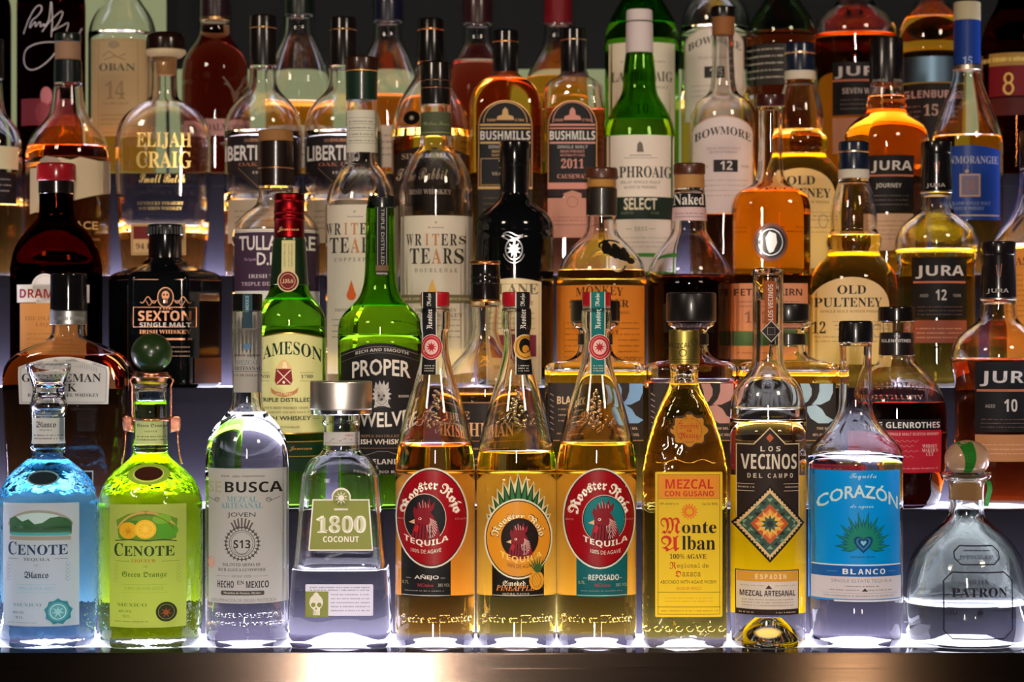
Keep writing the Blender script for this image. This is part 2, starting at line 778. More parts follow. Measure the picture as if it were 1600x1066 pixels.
LEDGE = [.047, .03, .03, .03, .03]
W2 = 1.15
shelf = bpy.data.objects.new('tiered_bar_shelf', None)
COL.objects.link(shelf)
shelf.location = (0, E[0], 0)
shelf['label'] = 'dark stepped back-bar shelf with five lit tops holding all the bottles'
shelf['category'] = 'shelf'
RISER = P('0e0c14', 'p', .65)
RISER.node_tree.nodes['Principled BSDF'].inputs['Specular IOR Level'].default_value = .1
STEEL = noise_metal('brushed_steel', '57493f', .15, .7, 1.0, (6, 6, 900))
LIT = lit_acrylic(5.5)
LITS = lit_acrylic(105.0)
STRIP = .022
LEDGEM = P('2a2a36', 'g', .06)
YB = 2.86


shelf_off = Vector(shelf.location)


def shelf_part(name, boxes, m, bev=.001):
    bm = bmesh.new()
    for b in boxes:
        box(bm, *b, bev=bev)
    for v in bm.verts:
        v.co -= shelf_off
    return link(name, bm, [m], shelf)


TH = .012
for k in range(5):
    e1 = E[k + 1] if k < 4 else YB
    eb = e1 + (.004 if k < 4 else 0)
    if k:
        shelf_part('riser', [(-W2, E[k] + .004, TZ[k - 1], W2, E[k] + .016, TZ[k] - TH)], RISER)
    shelf_part('front_ledge', [(-W2, E[k] + .005, TZ[k] - TH, W2, E[k] + LEDGE[k], TZ[k])], LEDGEM, .0004)
    shelf_part('lit_top', [(-W2, E[k] + LEDGE[k] + .0002, TZ[k] - TH, W2, eb - STRIP, TZ[k])], LIT, .0004)
    shelf_part('light_strip', [(-W2, eb - STRIP + .0002, TZ[k] - TH, W2, eb, TZ[k])], LITS, .0004)
    shelf_part('edge_trim', [(-W2, E[k], TZ[k] - TH - .001, W2, E[k] + .0045, TZ[k] + .0008)], STEEL if k == 0 else RISER)
shelf_part('fascia', [(-W2, E[0] + .004, 0.0, W2, E[0] + .02, TZ[0] - TH - .001)], STEEL)
m, nt, out = new_mat('backlit_glass')     # frosted pale green glass, lit from behind
em = nt.nodes.new('ShaderNodeEmission')
em.inputs[0].default_value = (.40, .43, .22, 1)
em.inputs[1].default_value = .62
nt.links.new(em.outputs[0], out.inputs[0])
shelf_part('backlit_panel', [(-.405, YB - .026, TZ[4] + .001, W2, YB - .020, 1.552), (-W2, YB - .026, TZ[4] + .001, -.41, YB - .020, 1.80)], m)
for sx in (-1, 1):
    shelf_part('end_panel', [(sx * W2 - .01, E[k] + .02, 0.0, sx * W2 + .01, YB if k == 4 else E[k + 1] + .02, TZ[k] - .002) for k in range(5)], RISER)

WALL, nt, out = new_mat('dark_wall')
b_ = nt.nodes.new('ShaderNodeBsdfPrincipled')
b_.inputs['Base Color'].default_value = lin('060909')
b_.inputs['Roughness'].default_value = .5
b_.inputs['Specular IOR Level'].default_value = .08
nt.links.new(b_.outputs[0], out.inputs[0])
bm = bmesh.new()
box(bm, -2.4, YB + .002, .0, 2.4, YB + .1, 2.9)
wall = link('wall_back', bm, [WALL])
wall['kind'] = 'structure'

bm = bmesh.new()
box(bm, -2.4, -1.6, -.1, 2.4, YB + .1, 0)
fl = link('floor', bm, [P('1a1512', 'g', .4)])
fl['kind'] = 'structure'
# ---------------------------------------------------------------- colours of liquids (linear light through a full bottle)
AMBER = (.62, .22, .025)
GOLD = (.80, .50, .06)
DARK = (.22, .045, .008)
RED = (.42, .07, .012)
ORANGE = (.72, .26, .02)
BLACKG = P('08090b', 'g', .08)
CREAM, WHITE, INK, GOLDF, SILV = P('e8dcc0'), P('ece6dc'), P('17130f'), P('c9974a', 'm'), P('b9b9bd', 'm')
BLK, COPPER = P('0e0d0d', 'g', .3), P('d09a7a', 'm')
CORK = P('b98a58')
WOOD = P('3c1a10', 'g', .35)
g0, g1, g2, g3, g4 = ['bottles on the %s' % t for t in ('front step of the bar shelf', 'second step of the bar shelf', 'third step of the bar shelf', 'fourth step of the bar shelf', 'top step of the bar shelf')]

# ================================================================ FRONT STEP
# -- blue bottle with a flared glass stopper
CRK = G('f4fbff', 1.42, .25, 90)
b = Bottle('tequila_bottle', 75, 0, [(650, 27), (652, 26), (692, 26), (693, 28.5), (700, 28.5), (701, 26.5), (713, 26.5), (722, 36), (738, 56), (757, 71), (782, 77), (782, 77), (970, 77), (992, 74)],
           'squat bottle of pale blue tequila with a flared clear glass stopper', CRK, LQ((.42, .80, .95)), 722, g0, dy=.075, base=.006)
b.hollow('stopper', [(569, 33), (571, 36), (581, 33.5), (598, 26), (612, 24), (622, 26), (634, 29.5), (645, 28.5), (652, 25)], [([(571, 31), (582, 30), (598, 22), (606, 14)], 2), ([(614, 12), (624, 22), (636, 25), (645, 20)], 2)], G(), dx=1)
L = b.lab('neck_label')
L.rect(48, 654, 99, 694, P('d9d8cc', 't')).text('Blanco', 71, 664, 31, 10, '2a2a30', 'f').text('TEQUILA', 71, 673, 20, 3, '555555', 's')
L.micro(52, 96, 681, 2, '6a6a6a', 2, 5).done()
L = b.lab('seal', 6, 6)
L.ell(66, 748, 25, 11.5, P('6d8f98', 'g')).ell(66, 748, 22, 9.5, P('1e2a30', 'g')).done()
L = b.lab('front_label')
L.rect(-1, 787, 119, 980, P('b0bac2', 'u'))
L.ell(60, 822, 51, 24, P('8a8c84'), 180, 360).ell(60, 823, 48, 21, P('a9c6c8'), 180, 360)
L.poly([(12, 832), (12, 812), (22, 808), (34, 816), (44, 812), (54, 820), (66, 818), (78, 810), (92, 808), (104, 812), (109, 818), (109, 832)], '2f5a3c')
L.poly([(12, 824), (30, 822), (60, 826), (90, 822), (109, 824), (109, 836), (12, 836)], '4c7a62', same=True)
L.rect(14, 834, 106, 838, '3f9fa8').rect(12, 839, 108, 845, '8f8e82')
L.text('C', 17, 858, 15, 21, '1f3a5c', 's').text('ENOTE', 65, 860, 78, 16, '1f3a5c', 's')
L.line([(9, 874), (28, 874)], .7, '6a6a60').line([(84, 874), (104, 874)], .7, '6a6a60').text('TEQUILA', 57, 875.5, 42, 5.5, '57646a', 's')
for q in (-1, 1):
    for k in range(5):
        L.ring(57 + q * 47, 882 + 6 * k, 3.2, 2.8, .6, '8a949a', 0, 300)
L.star(57, 884, 2, 7, 7, '9aa5a8', ph=.2, sq=.5)
L.text('Blanco', 57, 899, 38, 11, '24303c', 'f')
L.line([(24, 914), (88, 914)], .6, '8db6c4').text('100% AGAVE AZUL', 56, 920, 60, 5, '7fb4c8', 's').line([(24, 927), (88, 927)], .6, '8db6c4')
L.text('MEXICO', 42, 946, 46, 5, '6f8f98', 's').text('40% VOL', 28, 958, 20, 4, '54666e', 's').text('70 CL', 29, 966, 13, 4, '54666e', 's').micro(10, 60, 974, 1.6, '7f98a0')
for k in range(2):
    pass
L.star(90, 957, 18, 21, 9, '2f7f92').ell(90, 957, 15, 15, '4f9cae').ring(90, 957, 12, 12, 1.2, 'bfe0e6').star(90, 957, 4, 10, 7, '8cc8d4').done()
b.back(-4, 786, 154, 946, 'e8f2f6')

# -- green liqueur with a ball stopper
b = Bottle('liqueur_bottle', 235, 0, [(600, 27), (603, 27), (604, 25.5), (655, 25.5), (694, 26), (695, 28), (700, 28), (701, 26.5), (712, 27), (722, 38), (738, 58), (758, 74), (785, 81), (785, 81), (970, 81), (992, 78)],
           'squat bottle of lime green liqueur with a dark ball stopper in a copper clip', CRK, LQ((.74, .92, .02)), 632, g0, dy=.075, base=.006)
st = b.lathe('stopper', [(582, 24), (584, 26), (590, 26), (601, 22)], P('c07a5c', 'm', .28), dx=2)
b.ball('ball', 237, 552, 32, 31, P('1c3013', 'g', .3), st)
bm = bmesh.new()
fx = lambda x, y, q=0.0: Vector((b.px(x - 235), q, b.z(y)))
for q in (-1, 1):
    rr = .0011
    tube(bm, [fx(237 + q * 29, 588), fx(237 + q * 34, 596), fx(237 + q * 30, 604), fx(237 + q * 30, 650), fx(237 + q * 28, 657)], rr)
    tube(bm, [fx(237 + q * 30, 656), fx(237 + q * 40, 651), fx(237 + q * 43, 654), fx(237 + q * 42, 672), fx(237 + q * 31, 675), fx(237 + q * 30, 656)], .0016)
    tube(bm, [fx(237 + q * 41, 674), fx(237 + q * 41, 690), fx(237 + q * 44, 712), fx(237 + q * 47, 726)], .0009)
    box(bm, min(fx(237 + q * 31, 0).x, fx(237 + q * 42, 0).x), -.004, b.z(673), max(fx(237 + q * 31, 0).x, fx(237 + q * 42, 0).x), .004, b.z(653), bev=.0012)
for y in (589, 656):
    ring = [Vector((b.px(28.5) * math.cos(a) + b.px(2), b.px(28.5) * math.sin(a), b.z(y))) for a in [2 * math.pi * i / 32 for i in range(33)]]
    tube(bm, ring, .0013)
link('wire_clip', bm, [P('d08c74', 'm', .25)], b.root)['label'] = 'copper wire clip around the neck'
L = b.lab('neck_label')
L.rect(210, 659, 261, 696, P('d4d8a4', 't')).text('Green Orange', 236, 666, 46, 7, '3a4430', 'f').text('LIQUEUR', 235, 675, 20, 3, '555544', 's').micro(213, 258, 683, 2, '70704a', 2, 5).done()
L = b.lab('seal', 6, 6)
L.ell(231, 742, 33, 16, P('93b83a', 'g')).ell(231, 742, 24, 12, P('c8e06a', 'g')).ell(231, 741, 22, 10.5, P('3a1d14', 'g')).done()
L = b.lab('front_label')
L.rect(168, 789, 287, 982, P('b4ba68', 't'))  # green light through the liqueur is put into the cream paper's colour
L.poly([(180, 814), (200, 804), (228, 799), (256, 804), (275, 812), (273, 842), (262, 846), (190, 845), (184, 842)], '5d8a28')
L.ring(228, 846, 52, 46, 3, 'c79a5a', 205, 335).ring(228, 846, 47, 41, 1, '6a4a20', 205, 335)
L.ell(208, 820, 16, 6, '3f7a1e', same=True).ell(252, 812, 14, 8, '74a832', same=True).ell(258, 830, 18, 12, '4f9428', same=True)
L.ell(200, 830, 15, 13, 'd3a41e').ell(227, 828, 17, 15, 'e0b428').ring(227, 828, 13, 11, .8, 'f0d060').star(227, 828, 3, 11, 9, 'ecc648').star(200, 831, 3, 9, 7, 'b8861a')
L.line([(178, 846), (202, 844), (228, 846), (256, 844), (274, 847)], 1.6, '2a4020')
L.text('C', 184, 860, 15, 21, '26401e', 's').text('ENOTE', 232, 862, 78, 16, '26401e', 's')
L.line([(178, 878), (203, 878)], .7, '6a7030').line([(252, 878), (278, 878)], .7, '6a7030').text('LIQUEUR', 224, 877.5, 38, 5.5, 'a8702c', 's')
for q in (-1, 1):
    for k in range(5):
        L.ring(229 + q * 48, 884 + 6 * k, 3.2, 2.8, .6, '96a050', 0, 300)
L.star(228, 886, 2, 7, 7, 'a0a850', ph=.2, sq=.5)
L.text('Green Orange', 225, 899, 70, 11, '56702a', 'f')
L.line([(190, 914), (262, 914)], .6, '9aa84a').text('100% AGAVE AZUL', 225, 920, 62, 5, '96a446', 's').line([(190, 927), (262, 927)], .6, '9aa84a')
L.text('MEXICO', 206, 946, 48, 5, '6a7838', 's').text('40% VOL', 195, 956, 22, 4, '6a6a30', 's').text('70 CL', 197, 964, 13, 4, '6a6a30', 's').micro(178, 232, 972, 1.8, '7f8840')
L.ell(259, 957, 15.5, 15.5, '2c3420').ring(259, 957, 12, 12, .8, '8a8a4a').star(259, 958, 3, 9, 7, '9a4a28').done()
b.back(152, 788, 318, 946, 'f4f4d8')

# -- clear mezcal
b = Bottle('mezcal_bottle', 386, 0, [(482, 23), (484, 23), (515, 23.5), (600, 22.5), (628, 23), (640, 26), (652, 38), (668, 52), (690, 62), (715, 65), (735, 65), (735, 65), (985, 65), (995, 63)],
           'clear glass mezcal bottle with a frosted grey label and a black cap', None, LQ((.93, .94, .92)), 648, g0, dy=.07, base=.02)
L0 = b.lathe('cap', [(460, 24), (487, 24)], P('12100f', 'g', .12))
L = b.lab('tax_strip', surf=(24, 2, 1))
L.rect(379, 459.5, 394, 487, '24404c').text('MEXICO', 386, 474, 22, 5, '8fb0b8', 'b', vert=1).done()
L = b.lab('neck_label')
L.rect(364, 488, 408, 614, P('b9b4a8', 't')).rect(379, 488, 394, 514, '1d3844').line([(364, 514), (408, 514)], .8, '8a8478')
L.ell(386, 542, 6, 5, '4a6c8a').text('buen agave', 386, 556, 38, 6, '2a2824', 'i').text('MEZCAL', 386, 567, 34, 7, '7a8a90', 's').text('ARTESANAL', 386, 576, 42, 6, '4a5254', 's').line([(366, 581), (406, 581)], .7, '5a564e').text('UN DE OAXACA', 386, 587, 42, 4, '4a463e', 's').done()
L = b.lab('front_label')
L.rect(322, 733, 446, 944, P('bab6ad', 't'))
L.text('bien, algo importante', 379, 745, 68, 5, '5e5a54', 'i')
L.text('SE', 334, 762, 22, 18, 'a8a690', 'B').text('BUSCA', 394.5, 762, 87, 17, '171412', 'b')
L.text('MEZCAL', 378, 781, 48, 9, '6c98a0', 's').text('ARTESANAL', 377, 791, 66, 9, '6c98a0', 's')
for q in (-1, 1):
    L.line([(378 + q * 36, 780), (378 + q * 44, 783), (378 + q * 56, 778)], .9, '5a5650').ring(378 + q * 40, 782, 4, 3.5, .9, '5a5650')
L.text('JOVEN', 377, 806, 43, 9, '2f2b27', 'd')
for k in range(26):
    a = 2 * math.pi * k / 26
    cx, cy = 378 + 25 * math.sin(a), 850 - 25 * math.cos(a)
    L.star(cx, cy, 1.6, 4.2, 4, '4c4742', same=k > 0, ph=a)
L.ring(378, 850, 20, 21, 1, '4c4742').ring(378, 850, 17, 18, .6, '4c4742').text('S13', 378, 851, 26, 13, '2a2622', 'b').ring(378, 851, 13, 16, 1, '4c4742', 0, 180)
for k in range(7):
    a = math.radians(-48 + 16 * k)
    L.line([(378 + 14 * math.sin(a), 834 - 8 * math.cos(a)), (378 + 22 * math.sin(a), 832 - 22 * math.cos(a))], 2.4, '54504a', same=k > 0)
L.text('BALANCED AROMA OF', 377, 883, 58, 5, '55514b', 's').text('RICH AGAVE & GUNPOWDER', 377, 891, 72, 5, '55514b', 's')
L.line([(338, 901), (360, 901)], .6, '77736b').text('DESDE 1328', 377, 901, 30, 4, '77736b', 'i').line([(394, 901), (416, 901)], .6, '77736b')
L.text('HECHO', 353, 914, 26, 11, '2c2926', 'b').text('EN', 376, 911, 11, 6, '2c2926', 's').text('MEXICO', 401, 914, 33, 11, '2c2926', 'b')
L.rect(346, 924, 411, 931, '4a4641', r=2).text('Matatlan de Oaxaca, Mexico', 378, 927.5, 56, 3.6, 'c8c4ba', 's')
L.text('DENOMINACION DE ORIGEN PROTEGIDA', 379, 939, 98, 5, '77736c', 'd')
L.ell(330, 880, 5.5, 9, 'd6a8a2').ring(330, 880, 5.5, 9, .8, 'c07a78').ring(330, 880, 3, 5, .7, 'c07a78').done()
L = b.lab('embossing', 5)
L.text('GUELAGUETZA', 384, 963, 96, 8, G(), 'b').text('HECHO EN MEXICO', 384, 976, 110, 6, G(), 'b').done(emboss=.0008)

# -- tapered clear bottle, silver cap
b = Bottle('tequila_bottle', 533, 0, [(640, 29), (645, 29), (658, 29), (660, 31), (664, 28.5), (703, 28.5), (706, 31, 2, 1), (711, 34, 3, 1), (716, 46, 4, .85), (730, 56, 5, .85), (742, 60, 6, .85), (745, 60, 6, .85), (884, 71, 6, .85), (887, 74, 6, .85), (889, 74, 6, .85), (985, 80, 6, .85), (995, 80, 6, .85)],
           'tapered square clear bottle with a wide brushed silver cap', None, LQ((.93, .94, .95)), 888, g0, dy=.072, base=.022, punt=.01)
b.lathe('cap', [([(596, 47.5), (598, 48.5), (640, 48.5)], noise_metal('brushed_cap', 'c9c2ba', .3, .6, 1.0, (300, 300, 3000))), ([(640, 48), (648, 47)], P('dedbe4', 'm', .2))], seg=56)
L = b.lab('neck_label')
L.rect(505, 676, 561, 697, P('d8d4cf', 't')).line([(515, 691), (522, 686), (530, 690), (540, 686), (549, 688)], .8, '4a4644').text('100%', 545, 681, 12, 3, 'b0404a', 'i').line([(506, 693), (560, 693)], .6, '8a8680').done()
L = b.lab('front_label')
W_ = P('e4e0d8')
OL = P('7f8640')
L.poly([(488, 781), (577, 781), (583, 861), (482, 861)], W_).ell(533, 778, 15, 15, W_, same=True)
L.poly([(490, 783), (575, 783), (581, 859), (484, 859)], OL).ell(533, 779, 13, 13, OL, same=True)
L.star(533, 779, 5, 11, 10, W_).ring(533, 779, 6, 6, 1.3, OL).ell(533, 779, 3.6, 3.6, W_).ring(533, 779, 8.6, 8.6, .7, OL)
L.rect(522, 795, 544, 798, W_).text('1800', 533, 820, 78, 27, W_, 's').text('1800', 533, 820, 71, 21, P('c6c2a8'), 's').text('COCONUT', 533, 843, 56, 9, W_, 'b').done()
L = b.lab('lower_label')
L.rect(477, 914, 583, 963, P('d9d5da', 't'), r=2).rect(477, 925, 513, 965, OL)
L.ell(494, 942, 10.5, 12, W_).poly([(485, 938), (491, 928), (494, 926), (497, 928), (503, 938)], W_, same=True).rect(489, 950, 500, 962, W_, same=True)
L.ell(489.5, 946, 3.6, 3.6, OL).ell(499, 946, 3.6, 3.6, OL, same=True).poly([(494, 949), (496, 953), (492, 953)], OL, same=True)
for k in range(4):
    L.line([(490.5 + 2.6 * k, 955), (490.5 + 2.6 * k, 961)], .6, OL, same=True)
L.micro(484, 578, 919, 1.8, '8a8690', 2, 4).micro(517, 578, 930, 2, '9a96a0', 5, 6.2).done()

# -- three rooster bottles
RP = lambda c: [(478, 20), (482, 20), (483, 23.5), (513, 23.5), (516, 21), (530, 19.5), (555, 21), (590, 30), (625, 41), (660, 51), (695, 59), (720, 62), (740, 62.5), (740, 62.5), (940, 62.5), (990, 62)]


def rooster_head(L, x, y, s, red, hi, dk):
    """a cock's head with its comb, looking left"""
    q = lambda pts: [(x + a * s, y + c * s) for a, c in pts]
    L.poly(q([(-24, 30), (-20, 14), (-16, 2), (-17, -8), (-10, -18), (2, -20), (12, -14), (19, 0), (24, 16), (26, 30), (10, 36), (-10, 36)]), red)
    L.poly(q([(-17, -6), (-20, -16), (-18, -26), (-13, -20), (-12, -34), (-6, -24), (-3, -40), (2, -27), (8, -40), (10, -27), (17, -34), (15, -22), (8, -14), (-4, -12)]), red)
    for a in range(9):
        t = math.radians(-30 + 16 * a)
        L.line(q([(4 + 5 * math.cos(t), -2 + 8 * math.sin(t)), (9 + 12 * math.cos(t), 10 + 18 * math.sin(t))]), .9 * s + .3, hi, same=a > 0)
    for a in range(6):
        L.line(q([(-14 + 5 * a, 2 + a), (-18 + 6 * a, 30 + (a % 2) * 4)]), 1.6 * s, dk, same=a > 0)
    L.poly(q([(-17, -4), (-27, 1), (-17, 4)]), 'd8b080')
    L.ell(x - 8 * s, y - 5 * s, 2.6 * s, 2.2 * s, 'e8d8c0').ell(x - 8.4 * s, y - 5 * s, 1.3 * s, 1.3 * s, '0c0808')
    L.poly(q([(-15, 4), (-19, 16), (-12, 18), (-9, 8)]), 'a81822')
    for a in range(4):
        L.line(q([(-9 + 5 * a, -36 + 3 * abs(a - 1)), (-7 + 4.5 * a, -24)]), .8, hi, same=a > 0)


def rooster(cx, liq, level, label, oval, field, centre, low, lowtxt, strap, medal, straptxt, cap_strap, sx, pine=False, back='f0c890'):
    b = Bottle('tequila_bottle', cx, 0, RP(cx), label, None, LQ(liq), level, 'tequila bottles with oval rooster labels', dy=.068, base=.008, punt=.007)
    b.lathe('cap', [([(457, 21), (459, 22.5), (479, 22.5)], P('a31420', 'g', .25)), ([(479, 22), (482, 22)], P('d8d4cc', 'm'))])
    sw = 10
    L = b.lab('cap_strip', surf=(22.6, 2, 1))
    L.rect(sx - sw - 2, 457, sx + sw + 2, 482, 'c9c4b4').rect(sx - sw, 457, sx + sw, 482, cap_strap)
    L.text(straptxt, sx, 469, 20, 8, 'e6e0d4', 'f', vert=1).done()
    if abs(sx - cx) > 12:
        pass
    L = b.lab('neck_strap', 4, 8)
    L.rect(sx - sw - 2, 482, sx + sw + 2, 586, P('c9c4b4')).rect(sx - sw, 482, sx + sw, 586, cap_strap)
    L.text('Rooster', sx, 500, 32, 9, 'e6e0d4', 'f', vert=1)
    L.ell(sx + 3, 543, 17.5, 20, P('d8d0c0')).ell(sx + 3, 543, 16.5, 19, medal)
    if pine:
        L.ell(sx + 3, 541, 9, 12, '120e0c').ell(sx + 4, 546, 5, 6, 'd08a2a').ring(sx + 3, 543, 14, 16.5, 1, '6a3c10')
    else:
        L.ell(sx + 3, 543, 10.5, 12, 'd9b8b0').star(sx + 3, 543, 4, 9, 9, medal).ring(sx + 3, 543, 14, 16.5, 1.2, 'd07a78')
    L.micro(sx - 7, sx + 8, 572, 1.6, 'c8c0b0', 3, 4).done()
    ox, oy, orx, ory, rx, ry, rr = oval
    L = b.lab('front_label')
    lx0, lx1 = low[1], low[2]
    L.rect(lx0, oy, lx1, low[3], low[0]).line([(lx0 + 1, low[3] - 2.5), (lx1 - 1, low[3] - 2.5)], 1, 'c8c4bc')
    if pine:
        random.seed(3)
        for pas in ('cfc49a', '17301c', '2c6a34'):
            for k in range(13):
                a = math.radians(-62 + 124 * k / 12)
                ln = 98 - 22 * abs(k - 6) / 6
                wd = 5.5 if pas != '2c6a34' else 3
                ln += 4 if pas == 'cfc49a' else (0 if pas == '17301c' else -4)
                wd += 4 if pas == 'cfc49a' else 0
                bx, by = ox + 30 * math.sin(a), oy - 30 * math.cos(a)
                tx, ty = ox + ln * math.sin(a) * .72, oy - ln * math.cos(a) * 1.02
                nx, ny = math.cos(a) * wd, math.sin(a) * wd
                mx_, my_ = (bx * .45 + tx * .55), (by * .45 + ty * .55)
                L.poly([(bx - nx * .6, by - ny * .6), (mx_ - nx, my_ - ny), (tx, ty), (mx_ + nx, my_ + ny), (bx + nx * .6, by + ny * .6)], pas, same=k > 0)
    L.ell(ox, oy, orx, ory, 'd8d2bc').ell(ox, oy, orx - 2.6, ory - 2.6, P('1c1416')).ell(ox, oy, orx - 4.2, ory - 4.2, P(field, 'p', .35))
    L.text('Rooster Rojo', ox, oy - 2, orx * 2.0, 21 if not pine else 17, 'ded6c0' if not pine else '3a1c0c', 'f', polar=(ox, oy + 1, orx - 17, ory - 27))
    L.text('Rooster Rojo', ox, oy - 2, orx * 1.95, 17 if not pine else 14, 'f0ead8' if not pine else 'efe0b8', 'f', polar=(ox, oy + 1, orx - 17, ory - 27))
    L.ell(rx, ry, rr[0], rr[1], 'd9c8b0' if not pine else '5a2c10').ell(rx, ry, rr[0] - 1, rr[1] - 1, '1a0c0e').ell(rx, ry, rr[0] - 2.4, rr[1] - 2.4, centre)
    rooster_head(L, rx, ry + 5, .92 if not pine else .76, '7a1420', 'c9a8a0', '2a0a0e')
    L.text('TEQUILA', rx + 2, oy + ory * .47, orx * 1.18, 11, 'e6dfcc' if not pine else 'e8c060', 'b', sag=-9)
    L.text('100% DE AGAVE', rx + 2, oy + ory * .66, orx * .8, 6, 'd9cfba' if not pine else '5a2c10', 'd', sag=-3)
    if not pine:
        L.text('RICO', ox - orx * .8, oy + 2, 12, 3, 'c08a80', 's').text('1751 AGAVE', ox + orx * .78, oy + 2, 18, 3, 'c08a80', 's')
    mx0 = (lx0 + lx1) / 2
    if pine:
        L.text('Smoked', mx0 - 6, 912, 34, 8, 'e8dcb8', 'f').text('PINEAPPLE', mx0 - 4, 919.5, 58, 9, 'd88a4a', 'i').text('NATURAL FLAVOUR', mx0 - 3, 929, 40, 3.4, 'c8b898', 'd')
        L.ell(837, 908, 11, 15, 'd8962a').ring(837, 908, 7, 11, .8, '8a5a14')
        for k in range(-2, 3):
            L.line([(837 + k * 4 - 6, 897), (837 + k * 4 + 6, 921)], .6, '9a6a1a', same=True)
        for k in range(7):
            a = math.radians(-50 + 100 * k / 6)
            L.poly([(835 + 2 * math.cos(a), 896), (837 + 20 * math.sin(a), 893 - 25 * math.cos(a)), (840 + 2 * math.cos(a), 896)], '3a5a2a', same=k > 0)
    else:
        L.text(lowtxt, mx0 + 2, 903, 37 if lowtxt != 'REPOSADO' else 46, 9, 'd8d4cc', 'b').text('México', mx0, 915, 24, 5, 'b83040', 's')
        for q in (-1, 1):
            L.line([(mx0 + q * 26 - 3, 904), (mx0 + q * 26 + 4, 904)], .8, 'b8b4a8')
        L.text('0.7L', lx0 + 9, 911, 10, 5, 'b8ac6a', 'd').text('38% VOL', lx1 - 11, 915, 18, 5, 'a8a49a', 'd').micro(lx0 + 8, lx1 - 10, 924, 1.4, '8a867c')
    L.done()
    b.back(cx - 61, 738, cx + 61, 934, back)
    GL = G()
    L = b.lab('embossing', 4, 6)
    L.text('Hecho en Mexico', cx, 970, 112, 17, GL, 'f').done(emboss=.0011)
    L = b.lab('neck_embossing', 5, 5)
    L.text('Rojo', cx, 660, 62, 34, GL, 'c')
    rnd = random.Random(cx)
    for k in range(26):
        t = k / 25
        L.ell(cx + rnd.uniform(-10, 10) * (.4 + t), 612 + 56 * t, rnd.uniform(2, 4), rnd.uniform(2, 4), GL, same=True)
    L.done(emboss=.0012)
    return b


rooster(680, (.86, .42, .045), 697, 'rooster label bottle of amber tequila with a red oval and black lower label', (673.5, 810, 57.5, 78.5, 664, 811, (33, 39)), '8c0a14', '17181a',
        ('141314', 626, 704, 934), 'AÑEJO', 'black', 'b02028', 'Rojo', '131112', 671)
rooster(807, (.93, .68, .08), 707, 'rooster label bottle with a pineapple shaped yellow oval and leafy crown', (810, 843, 53, 63, 812, 842, (29, 32)), 'd38c22', '1a1210',
        ('15100e', 769, 850, 934), '', 'black', 'd39a3a', 'Rojo', '131112', 817, pine=True)
rooster(932, (.92, .60, .06), 695, 'rooster label bottle of golden tequila with a teal strap and teal lower label', (937.5, 811, 57.5, 79, 944, 812, (34, 38)), '8c0a14', '0f6f70',
        ('0d5a5e', 901, 981, 934), 'REPOSADO', 'teal', 'b02028', 'Rojo', '0f6e6c', 934)

# -- yellow mezcal
RIP = G('fffdf0', 1.42, .35, 70)
b = Bottle('mezcal_bottle', 1069, 0, [(520, 22), (524, 22), (572, 22), (575, 23.5), (580, 21.5), (598, 22, 2, 1), (612, 26, 2.2, .95), (635, 38, 3, .8), (665, 50, 4, .7), (700, 60, 5, .66), (735, 66, 5, .66), (740, 66, 5, .66), (985, 66, 5, .66), (995, 65, 5, .66)],
           'rippled glass bottle of golden mezcal with a bright yellow label and orange crest', RIP, LQ((.88, .76, .12), .05), 602, g0, dy=.065, base=.007)
b.lathe('cap', [(516, 23), (518, 24), (570, 24)], P('9c8c4a', 'm', .4))
L = b.lab('cap_band', surf=(24.1, 2, 1))
L.text('MEZCAL', 1062, 540, 34, 8, '4a431c', 'b', sag=-3).ring(1067, 552, 6, 6, 1.5, '4a431c').ring(1085, 534, 6, 6, 1.5, '4a431c').line([(1046, 562), (1093, 562)], 1, '5a5224').line([(1046, 566), (1093, 566)], .7, '5a5224').done()
L = b.lab('crest', 6, 6)
pts = []
for k in range(64):
    a = 2 * math.pi * k / 64
    r = 1 + .10 * math.cos(8 * a) * (1 if k % 2 else .9)
    pts.append((1077 + 31 * r * math.sin(a), 673 - 27 * r * math.cos(a)))
L.poly(pts, '3a2408').poly([(1077 + (x - 1077) * .88, 673 + (y - 673) * .88) for x, y in pts], P('e0962a', 't')).ring(1077, 673, 20, 19, .7, '6a3c10')
L.text('Bottled', 1076, 666, 31, 9, 'b8301c', 'f').text('in', 1077, 673, 8, 6, 'b8301c', 'f').text('Mexico', 1076, 681, 30, 9, 'b8301c', 'f').done()
L = b.lab('front_label')
Y = P('f0cc1e', 't')
L.rect(1024, 738, 1129, 965, P('f2d23c', 't'), r=2).frame(1028, 742, 1125, 961, .8, '7a5a10').rect(1029, 743, 1124, 779, P('eea53c', 't'))
L.text('MEZCAL', 1077, 757, 74, 15, 'c22a14', 'b').text('CON GUSANO', 1077, 772, 76, 8.5, 'c22a14', 'b').line([(1029, 780), (1124, 780)], .8, '6a5010')
L.text('40% alcohol by vol', 1046, 788, 28, 4, '6a5410', 's').text('Cont. Net. 700 ML', 1109, 788, 24, 4, '6a5410', 's')
L.star(1077, 800, 8.5, 13.5, 15, 'd8661e').ell(1077, 800, 5, 5, Y).ring(1077, 800, 9, 9, .7, Y)
L.text('M', 1048, 822, 30, 26, 'c22a1c', 'f').text('onte', 1092, 825, 53, 18, '1c160c', 's').text('A', 1048, 850, 28, 25, 'c22a1c', 'f').text('lban', 1091, 849, 51, 22, '1c160c', 's')
L.text('100% AGAVE', 1075, 870, 56, 8, '4a3a12', 's').text('R', 1052, 884, 10, 11, 'c22a1c', 'f').text('egional de', 1082, 885, 48, 9, '6a4a1a', 'm').text('O', 1060, 897, 9, 10, 'c22a1c', 'f').text('axaca', 1080, 898, 28, 7, '6a4a1a', 'm')
